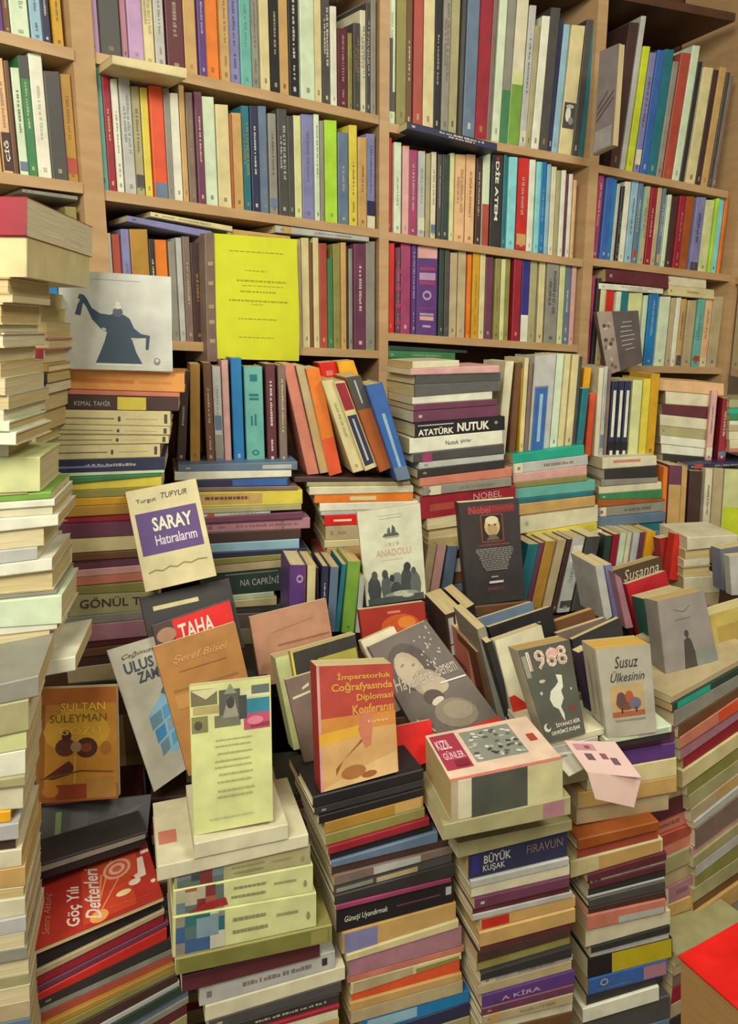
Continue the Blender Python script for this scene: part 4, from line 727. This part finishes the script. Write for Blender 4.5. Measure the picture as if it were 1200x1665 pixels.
def slim(tl, tr, br, bl, d, al, col, label, dep=.12, kind='stand', hard=False):
    b = facing(tl, tr, br, bl, d, al, 0, dep, col, kind, label, hard, keep=False); b.row = 'wedged'; b.rowlist = [b]; b.group = 'books wedged upright between the covers'; return b
b = slim((724, 1000), (752, 990), (762, 1090), (736, 1102), 1.44, 14, 'cocoa', 'dark book with two pale strips, page tops showing', .13); b.keep = True; b.rect(.12, .1, .42, .93, 'silver'); b.rect(.55, .1, .85, .95, 'ivory'); b.rect(.1, .5, .45, .52, 'cocoa')
b = slim((757, 990), (772, 982), (782, 1060), (765, 1070), 1.46, 14, 'black', 'black book with a cream page top beside the two pale strips', .13); b.keep = True
slim((760, 1042), (775, 1040), (783, 1118), (768, 1124), 1.36, 14, 'salmon', 'salmon spine wedged below the two dark books', .1)
slim((776, 1024), (789, 1018), (831, 1182), (816, 1192), 1.30, 14, 'grey', 'slanting grey spine beside the white book', .12)
slim((790, 1046), (800, 1042), (842, 1180), (832, 1186), 1.28, 14, 'char', 'slanting charcoal spine touching the white book', .12)
slim((774, 1060), (784, 1060), (814, 1180), (800, 1184), 1.32, 14, 'brown', 'slanting brown spine between salmon and grey ones', .1)
b = facing((772, 1008), (866, 978), (880, 1040), (790, 1080), 1.43, 16, 14, .012, 'steel', 'front', 'blue grey cover edge under the black portrait book')
b = facing((794, 1020), (896, 986), (912, 1060), (815, 1095), 1.38, 16, 14, .014, 'black', 'front', 'black cover with thin grey lettering above the 1968 book'); b.lines(.2, .85, [.74], .04, '6E6A66', .1); b.poly([(.15, .55), (.8, .62), (.8, .66), (.15, .58)], '4A2A24')
b = facing((804, 1042), (880, 1016), (912, 1150), (842, 1190), 1.26, 16, 12, .022, 'ivory', 'front', 'ivory book with a red foot behind the 1968 cover'); b.poly([(0, 0), (.35, 0), (.3, .25), (.12, .38), (0, .38)], 'C2301C')
# flat white books under the standing covers
pile('white slab under the 1968 cover', (P(920, 1215, 1.165), 14), 'ivory 878 985 1212 1186 n; silver 880 975 1222 1200 n; beige 884 960 1240 1222 n; khaki 880 960 1262 1244 n; end 880 960 1290 1272', floor=.80, depth=(.13, .14))
pile('flat books under the grey script book', (P(1040, 1200, 1.19), 14), 'mint 985 1093 1203 1180 n; char 985 1092 1212 1192 n; end 985 1092 1222 1204', depth=(.13, .14))
b = find('flat books under the grey script book', 0); b.rect(.5, .3, .95, .8, 'silver')
pile('printed sheets under the figure cover', (P(1120, 1110, 1.34), 24), 'ivory 1070 1198 1122 1078 n; beige 1072 1200 1140 1098 n; end 1076 1200 1152 1108', depth=(.14, .15))
b = find('printed sheets under the figure cover', 0); b.rect(.35, .1, .9, .8, 'C8C8B4', 't'); b.rect(.5, .25, .8, .6, '5E665E', 't')

b = facing((841, 1058), (925, 1040), (952, 1192), (888, 1210), on(find('white slab under the 1968 cover', 0), 888, 1210), 16, 10, .035, 'A9A68E', 'front', 'dark green grey cover with 1968 in pale numerals', pages='B99A5C')
b.rect(0, 0, 1, 1, '54584C'); b.text('1968', .12, .76, .90, .97, 'E0C8B0', bold=.02); b.ell(.62, .90, .12, .06, 'D8A8A0'); b.text('1968', .14, .765, .88, .955, 'E6D4BC', bold=.0); b.rect(.03, .70, .12, .93, '8E9080')
b.poly([(.60, .68), (.72, .66), (.70, .54), (.64, .50), (.66, .42), (.56, .34), (.60, .26), (.58, .18), (.54, .24), (.50, .32), (.40, .36), (.36, .44), (.42, .52), (.54, .56), (.62, .60)], 'D3D8C4')
b.ell(.22, .52, .03, .02, 'B9BCA8', 6); b.ell(.3, .64, .07, .02, 'B9BCA8', 6); b.ell(.86, .5, .02, .015, 'B9BCA8', 6); b.ell(.8, .3, .08, .03, '8A3A30', 8)
b.text('İSYANCI BİR', .34, .14, .92, .19, 'DAD8C4', bold=.02); b.text('DEVRİMCİ KUŞAK', .20, .06, .90, .12, 'DAD8C4', bold=.02); b.ell(.14, .16, .08, .045, 'DAD8C4'); b.ell(.17, .17, .05, .03, '54584C')
b = facing((968, 1056), (1057, 1047), (1068, 1190), (988, 1201), on(find('flat books under the grey script book', 0), 988, 1201), 10, 6, .052, 'ACA996', 'front', 'grey white book with script title and small couch picture', pages='CFA850')
b.text('Susuz', .30, .77, .72, .90, '33332F', slant=.1); b.text('Ülkesinin', .18, .62, .82, .74, '33332F', slant=.1); b.rect(.16, .22, .80, .58, 'B9A070'); b.rect(.16, .22, .80, .28, 'A8603E'); b.ell(.45, .38, .2, .09, '7A4A3A'); b.ell(.36, .42, .09, .08, '5E4A48'); b.ell(.52, .44, .08, .07, 'B05A34'); b.ell(.62, .36, .12, .07, '6E6A78'); b.rect(.34, .26, .37, .32, '3A2A24'); b.rect(.62, .26, .65, .32, '3A2A24'); b.rect(.2, .17, .8, .19, '8A8676'); b.rect(.25, .1, .28, .9, '8A8A80', 's'); b.rect(.6, .2, .7, .8, '8E8E84', 's')
b = facing((940, 1062), (956, 1054), (975, 1178), (965, 1182), 1.27, 20, 4, .02, '3E2A44', 'front', 'dark purple cover edge behind the grey white script book'); b.keep = False; b.rowlist = [b]
b = facing((1069, 978), (1144, 960), (1172, 1092), (1084, 1109), on(find('printed sheets under the figure cover', 0), 1084, 1109), 14, 10, .042, '8D8780', 'front', 'grey cover with a small dark standing figure', pages='BFA468')
b.poly([(.36, .08), (.62, .08), (.60, .30), (.56, .46), (.50, .50), (.42, .46), (.40, .30)], '4A443E'); b.ell(.49, .54, .045, .045, '4A443E'); b.poly([(.3, .85), (.5, .80), (.65, .86), (.64, .87), (.5, .815), (.31, .86)], '6E685E'); b.rect(.3, .72, .62, .73, '6E685E'); b.rect(.6, .06, .98, .32, '808A80')
b = facing((1046, 974), (1112, 956), (1150, 1080), (1072, 1096), 1.47, 14, 10, .045, '2E5C50', 'front', 'dark green book whose spine shows left of the grey figure cover')
b = facing((1018, 950), (1083, 928), (1115, 1060), (1050, 1078), 1.54, 16, 10, .014, 'B5202A', 'front', 'red cover strip below the brown titled cover')
b = facing((997, 928), (1074, 905), (1100, 1040), (1024, 1065), 1.58, 16, 10, .032, '52402E', 'front', 'brown cover with the pale script word Susanna at its top', pages='B8A372'); b.text('Susanna', .16, .84, .90, .965, 'C8BCA0', slant=.1)
b = facing((1098, 868), (1121, 870), (1110, 945), (1088, 942), 1.74, 10, 4, .03, 'C8281A', 'front', 'bright red upright book below the tan and plum spine')
b = facing((1072, 876), (1092, 872), (1096, 925), (1078, 930), 1.78, 10, 4, .03, 'A32A24', 'front', 'darker red upright book left of the bright red one'); b.keep = False; b.rowlist = [b]
pile('pale books right of the red book', (P(1150, 900, 1.72), 8), '''ivory 1118 1200 874 870 n; cream 1116 1156 896 892 p; ivory 1114 1156 912 908 n; beige 1112 1158 924 920 p; ivory 1112 1170 940 936 n; end 1112 1170 968 964''', floor=ZC, depth=(.12, .13))
b = facing((1172, 893), (1240, 882), (1246, 950), (1176, 960), 1.62, 20, 0, .03, '7C7E8C', 'front', 'blue grey cover at the right edge above the pale books')
b = facing((1186, 905), (1240, 900), (1246, 965), (1190, 968), 1.55, 12, 0, .02, 'silver', 'front', 'silver grey cover cut by the right edge'); b.keep = False; b.rowlist = [b]
b = facing((1153, 1001), (1240, 975), (1262, 1120), (1176, 1140), 1.42, 14, 8, .045, 'B9A858', 'front', 'mustard yellow cover with thick cream page top at the right edge', pages='D8CC90'); b.rect(.1, .55, .9, .85, 'A8924A'); b.rect(.05, .02, .5, .4, 'C8B070')
slim((968, 921), (981, 917), (996, 1002), (984, 1010), 1.50, 14, 'silver', 'silver spine left of the brown titled cover', .1)
slim((983, 920), (995, 917), (1012, 1008), (1000, 1014), 1.52, 14, 'lavender', 'lavender spine left of the brown titled cover', .08)
slim((999, 932), (1010, 940), (1030, 1020), (1018, 1022), 1.50, 14, 'mauve', 'mauve spine below the brown titled cover', .06)
b = facing((898, 1012), (965, 990), (985, 1060), (915, 1085), 1.44, 16, 10, .016, 'brown', 'front', 'brown cover edge left of the charcoal one', pages='C79A50')
b = facing((905, 1030), (985, 1004), (1002, 1075), (925, 1100), 1.40, 16, 10, .012, 'taupe', 'front', 'taupe cover edge with pale pages between brown and charcoal ones'); b.keep = False; b.rowlist = [b]
b = facing((930, 1040), (1008, 1004), (1022, 1075), (945, 1110), 1.37, 16, 10, .012, 'char', 'front', 'charcoal cover edge above the grey white script book')

# slab with the pink lettering, sheets and leaflet
pile('slab pile', (P(830, 1300, 1.02), 12), 'ivory 736 918 1276 1238 n; khaki 722 930 1345 1298 n; end 722 930 1371 1328', depth=(.13, .15), hard=0)
b = find('slab pile', 0); b.keep = True; b.label_look = 'thick book lying flat with pink lettered cover and street photo'; b.hard = False
b.rect(.18, 0, .68, 1, '4E5248'); b.rect(.0, 0, .06, 1, 'B8A888'); b.rect(.68, .0, 1, 1, 'C8C592')
b.rect(.0, 0, 1, 1, 'E0C8B0', 't'); b.rect(.02, .2, .26, .95, 'A8344E', 't'); b.rect(.30, .25, .78, .92, '8C9084', 't'); b.rect(.0, 0, 1, .05, 'C8766A', 't')
rr = random.Random(8)
for k in range(46): b.ell(.32 + rr.random() * .44, .3 + rr.random() * .56, .02, .03, rr.choice(['3E423C', 'D8D8C8', '5E625A', 'B0B4A8']), 7, rr.random() * 3, 't')
b.text('KIZIL', .04, .62, .17, .82, 'E8C8C8', bold=.02, face='t'); b.text('GÜNLER', .05, .40, .24, .58, 'E8B8C0', bold=.02, face='t'); b.rect(.12, .24, .24, .36, '7E2438', 't'); b.rect(.86, .45, .93, .6, 'B04030', 't')
b = find('slab pile', 1); b.keep = True; b.label_look = 'khaki book lying under the pink lettered slab'; b.rect(.78, .1, .95, .9, 'mauve')
def leaflet(name, label, cat, panels, th=.0012):
    e = None
    mb = MB()
    for (px, d, al, be, col, decs) in panels:
        h, up, inn = axes(al, be); p0 = P(*px[0], d); q = [hit(x, y, p0, inn) for x, y in px]
        if e is None:
            e = bpy.data.objects.new(name, None); S.collection.objects.link(e); e.location = q[0]; tag(e, label, cat)
        hexa(mb, q, inn * th, col)
        o = .0004
        for (x0, y0, x1, y1, c) in decs:
            f = lambda x, y: (q[0] * (1 - x) + q[1] * x) * (1 - y) + (q[3] * (1 - x) + q[2] * x) * y - inn * o
            mb.face([f(x0, y0), f(x1, y0), f(x1, y1), f(x0, y1)], c); o += .00004
    mb.build('paper', M_PLAIN, e, e.location)
leaflet('leaflet', 'folded pink leaflet hanging over the pile right of the slab', 'leaflet', [
 (((955, 1256), (1043, 1264), (1000, 1206), (918, 1204)), 1.09, 8, 78, 'D9BDB4', [(.1, .7, .5, .9, 'B88890'), (.2, .4, .35, .6, '6A5058'), (.5, .45, .62, .62, '8A5058'), (.65, .3, .78, .5, '6A5058'), (.3, .75, .4, .85, '8A4A50')]),
 (((968, 1299), (1031, 1313), (1043, 1264), (955, 1256)), 1.08, 8, 6, 'D9BDB0', [])])
leaflet('paper_sheet', 'white printed sheet lying between the slab and the pink leaflet', 'paper', [
 (((925, 1262), (962, 1243), (928, 1203), (880, 1212)), 1.11, 14, 84, 'D6D4C2', [(.75, .1, .82, .9, 'B0A89C'), (.2, .5, .5, .56, '9A9488')])])
# big red book at the lower right corner, pages towards the viewer
pile('lower right corner', (P(1098, 1557, .86), -60), 'bright 1098 1300 1557 1735 p; end 1098 1300 1720 1930', depth=(.22, .23), hard=1)
b = find('lower right corner', 0); b.keep = True; b.pc = 'A8844C'; b.label = 'thick bright red book lying in the lower right corner'
# shelves: turned grey cover, dark booklet, loose board
b = facing((975, 84), (1007, 70), (996, 236), (963, 252), 2.12, -55, 0, .02, '7E7674', 'front', 'large grey cover turned sideways on the top shelf, right of centre'); b.poly([(.1, .30), (.9, .48), (.9, .50), (.1, .33)], '4E4442'); b.poly([(.1, .36), (.9, .54), (.9, .57), (.1, .40)], '5A4E4A'); b.poly([(.1, .43), (.6, .56), (.6, .59), (.1, .46)], '5A4E4A'); b.rect(.05, .02, .9, .22, '9A9894')
b = facing((970, 507), (1038, 505), (1045, 590), (988, 610), 2.19, 12, 4, .02, '58504E', 'front', 'dark grey booklet with a patterned pale strip before the shelf', name='booklet', cat='booklet'); b.rect(0, 0, .36, 1, '9A8C7C')
rr = random.Random(6)
for k in range(12): b.ell(.06 + rr.random() * .24, .05 + rr.random() * .9, .05, .035, rr.choice(['6E6258', 'B8AC9A', '4A423C']), 7)
b.lines(.46, .88, [.80, .72, .64, .56, .48, .40, .32], .015, 'B8B4AC', .3, rr)
pl = BAY[2]; h_, u_, i_ = axes(pl[1])
pile('shelf edge at the top left', (pl[0] - i_ * .07, pl[1]), 'cream 184 305 88 110 n; end 184 305 103 127', depth=(.10, .11), hard=0)
b = find('shelf edge at the top left', 0); b.keep = True; b.label = 'pale wooden board lying flat and jutting out over the top left shelf edge'  # a loose board, built with the book shape
# supports hidden behind the covers
def hidden_pile(name, x0, x1, y, d, al, n=3, z=ZTAB, dep=.13):
    c = ['brown', 'cocoa', 'char', 'maroon', 'taupe']; s = '; '.join(f'{c[(k + len(name)) % 5]} {x0} {x1} {y + 14 * k} {y + 14 * k - (x1 - x0) * .1:.0f} n' for k in range(n)) + f'; end {x0} {x1} {y + 14 * n} {y + 14 * n - (x1 - x0) * .1:.0f}'
    pile(name, (P((x0 + x1) / 2, y, d), al), s, floor=z, depth=(dep, dep + .01))
hidden_pile('dark pile behind the golden cover', 70, 230, 1322, 1.27, 14)
hidden_pile('dark pile behind the cube cover', 245, 330, 1300, 1.24, 14)
hidden_pile('brown pile left of the red diplomacy cover', 455, 505, 1292, 1.16, 14)
hidden_pile('dark pile behind the portrait cover', 600, 700, 1270, 1.20, 14)
hidden_pile('dark pile behind the slab', 720, 840, 1240, 1.22, 14)
hidden_pile('dark pile right of the slab', 940, 1050, 1215, 1.30, 14)
hidden_pile('pile under the pale illustrated cover', 592, 700, 990, 1.545, 10, 3, ZC, .10)
hidden_pile('pile under the black portrait cover', 752, 860, 990, 1.60, 10, 3, ZC, .10)
hidden_pile('pile under the figure cover', 1050, 1160, 1120, 1.42, 14, 3, .6)
hidden_pile('pile behind the brown cover', 300, 440, 1130, 1.30, 14, 6)
hidden_pile('pile behind the 1968 cover', 800, 960, 1100, 1.36, 14, 6)
hidden_pile('pile behind the wedged books', 640, 780, 1100, 1.36, 14, 5)

pile('pile behind the red corner book', (P(1140, 1500, 1.25), 28), '''khaki 1100 1220 1552 1496 n; beige 1098 1220 1572 1514 n; taupe 1098 1220 1590 1530 n; end 1098 1220 1610 1550''', floor=0, depth=(.12, .13))
# ------------------------------------------------------------ labels, ranking and building of the books
ART = {'acid': 'a', 'azure': 'an'}
def an(wd): return ('an ' if wd[0] in 'aeiou' else 'a ') + wd
for b in BOOKS:
    if getattr(b, 'filler', False): b.rank = -1
    elif b.keep: b.rank = 1e9
    else:
        vis = [(min(max(0, 1), 1))]
        b.rank = b.area
    b.rank = b.rank if not getattr(b, 'offframe', False) else -1
def inframe(b):
    def pr(p):
        r = p - CAM; d = r.y * cp - r.z * sp
        return 600 + F * r.x / d, 832.5 - F * (r.y * sp + r.z * cp) / d
    xs, ys = zip(*[pr(p) for p in b.q]); b.cx = sum(xs) / 4; b.cy = sum(ys) / 4
    w = max(0, min(1200, max(xs)) - max(0, min(xs))); h = max(0, min(1665, max(ys)) - max(0, min(ys)))
    fw = (max(xs) - min(xs)) * (max(ys) - min(ys)) + 1e-6
    b.vis = w * h / fw; return w > 1 and h > 1
for b in BOOKS:
    if not inframe(b): b.rank = -1
    elif b.rank < 1e8 and b.rank > 0: b.rank *= b.vis
# which books show largest: count lines of sight that end on each of them
from mathutils.bvhtree import BVHTree
vs_, fs_, ow_ = [], [], []
for k_, b in enumerate(BOOKS):
    i_ = len(vs_); vs_ += [tuple(p) for p in b.q] + [tuple(p + b.vec) for p in b.q]
    for f_ in ((0, 1, 2, 3), (4, 7, 6, 5), (0, 4, 5, 1), (1, 5, 6, 2), (2, 6, 7, 3), (3, 7, 4, 0)): fs_.append(tuple(n + i_ for n in f_)); ow_.append(k_)
tree_ = BVHTree.FromPolygons(vs_, fs_); seen = [0] * len(BOOKS)
for y_ in range(2, 1665, 4):
    for x_ in range(2, 1200, 4):
        h_ = tree_.ray_cast(CAM, ray(x_, y_).normalized(), 6)
        if h_[2] is not None: seen[ow_[h_[2]]] += 1
for k_, b in enumerate(BOOKS): b.seen = seen[k_]
order = sorted([b for b in BOOKS if b.rank > 0 and b.seen > 2 and not getattr(b, 'filler', False)], key=lambda b: -(b.seen + (1e6 if b.keep else 0)))
INDIV = set(map(id, order[:300]))
used = {}
ORD = ['first', 'second', 'third', 'fourth', 'fifth', 'sixth', 'seventh', 'eighth', 'ninth', 'tenth', 'eleventh', 'twelfth', 'thirteenth', 'fourteenth', 'fifteenth', 'sixteenth', 'seventeenth', 'eighteenth', 'nineteenth', 'twentieth'] 
def ordn(i): return ORD[i] if i < 20 else ('twenty-' + ORD[i - 20] if i < 29 else 'thirtieth')
def label_for(b):
    if b.label: return b.label
    look = getattr(b, 'label_look', None); row = [x for x in b.rowlist if not getattr(x, 'filler', False)]; vis = [x for x in row if x.rank > 0]
    i = vis.index(b); base = look or (word(b.col) + ' book')
    pilef = getattr(b, 'pilebook', False)
    if pilef and len(vis) == 1: return base + ' lying flat in the ' + b.row
    if look and len((base + b.row).replace(',', ' ').split()) > 13: return base
    if look: return (base + (', in the ' if pilef else ', ') + b.row)
    l = word(vis[i - 1].col) if i > 0 else None; r = word(vis[i + 1].col) if i + 1 < len(vis) else None
    if pilef:
        if l and r: t = f'{base} under {l} and over {r}, {b.row}'
        elif r: t = f'{base} topmost on {an(r)} one, {b.row}'
        else: t = f'{base} lowest under {an(l)} one, {b.row}'
    else:
        if l and r: t = f'{base} between {l} and {r} ones, {b.row}'
        elif r: t = f'{base} at the left end, {b.row}'
        else: t = f'{base} at the right end, {b.row}'
    def key(x):
        j = vis.index(x); return (x.col, vis[j - 1].col if j else None, vis[j + 1].col if j + 1 < len(vis) else None)
    if sum(key(x) == key(b) for x in vis) > 1:
        t = f'{base}, {ordn(i)} from the ' + ('top of the ' if pilef else 'left on the ') + b.row
    for a_, b_ in ((' ones', ''), (' from the top of the ', ' in '), (' from the left on the ', ' on '), (' shelf, ', ' shelf '), ('dark grey', 'grey')):
        if len(t.replace(',', ' ').split()) > 16: t = t.replace(a_, b_)
    return t
stuff_c = MB(); stuff_m = []
def top_empty(b):
    zs = sorted(b.q + [p + b.vec for p in b.q], key=lambda p: p.z); c = (zs[0] + zs[1]) / 2
    lo = sum((p for p in b.q), Vector()) / 4 + b.vec / 2
    e = bpy.data.objects.new(b.name, None); e.location = (lo.x, lo.y, zs[0].z); e.empty_display_size = .02; S.collection.objects.link(e); return e
for b in BOOKS:
    if getattr(b, 'fwd', 0): b.q = [p - b.vec.normalized() * b.fwd for p in b.q]
    cm = b.cover_mesh(); pm = b.page_mesh(); tm = b.title_meshes() if b.txt else None
    if id(b) in INDIV:
        e = top_empty(b); tag(e, ' '.join(label_for(b).split()), b.cat, b.group or ('books shown cover out among the piles' if b.cat == 'book' else None))
        cm.build('cover', M_COVER, e, e.location); pm.build('pages', M_PAGE, e, e.location)
        if tm: [t_.build('title', M_PLAIN, e, e.location) for t_ in tm]
    else:
        i0 = len(stuff_c.m); stuff_c.add(cm); pm.m = [1] * len(pm.m); stuff_c.add(pm)
        [stuff_c.add(t_) for t_ in (tm or [])]
so = stuff_c.build('books', [M_COVER, M_PAGE])
tag(so, 'smaller books filling the gaps on the shelves and in the piles', 'books', kind='stuff')
lab = {}
for o in S.objects:
    if o.parent is None and 'label' in o:
        lab.setdefault(o['label'], []).append(o.name)
        n = len(o['label'].replace(',', ' ').split())
        if n > 16 or n < 4: print('LABEL LEN', n, o['label'])
for k, v in lab.items():
    if len(v) > 1: print('DUP LABEL', k, v)
print('books', len(BOOKS), 'in view', len(order), 'smallest kept area', order[min(297, len(order) - 1)].seen)
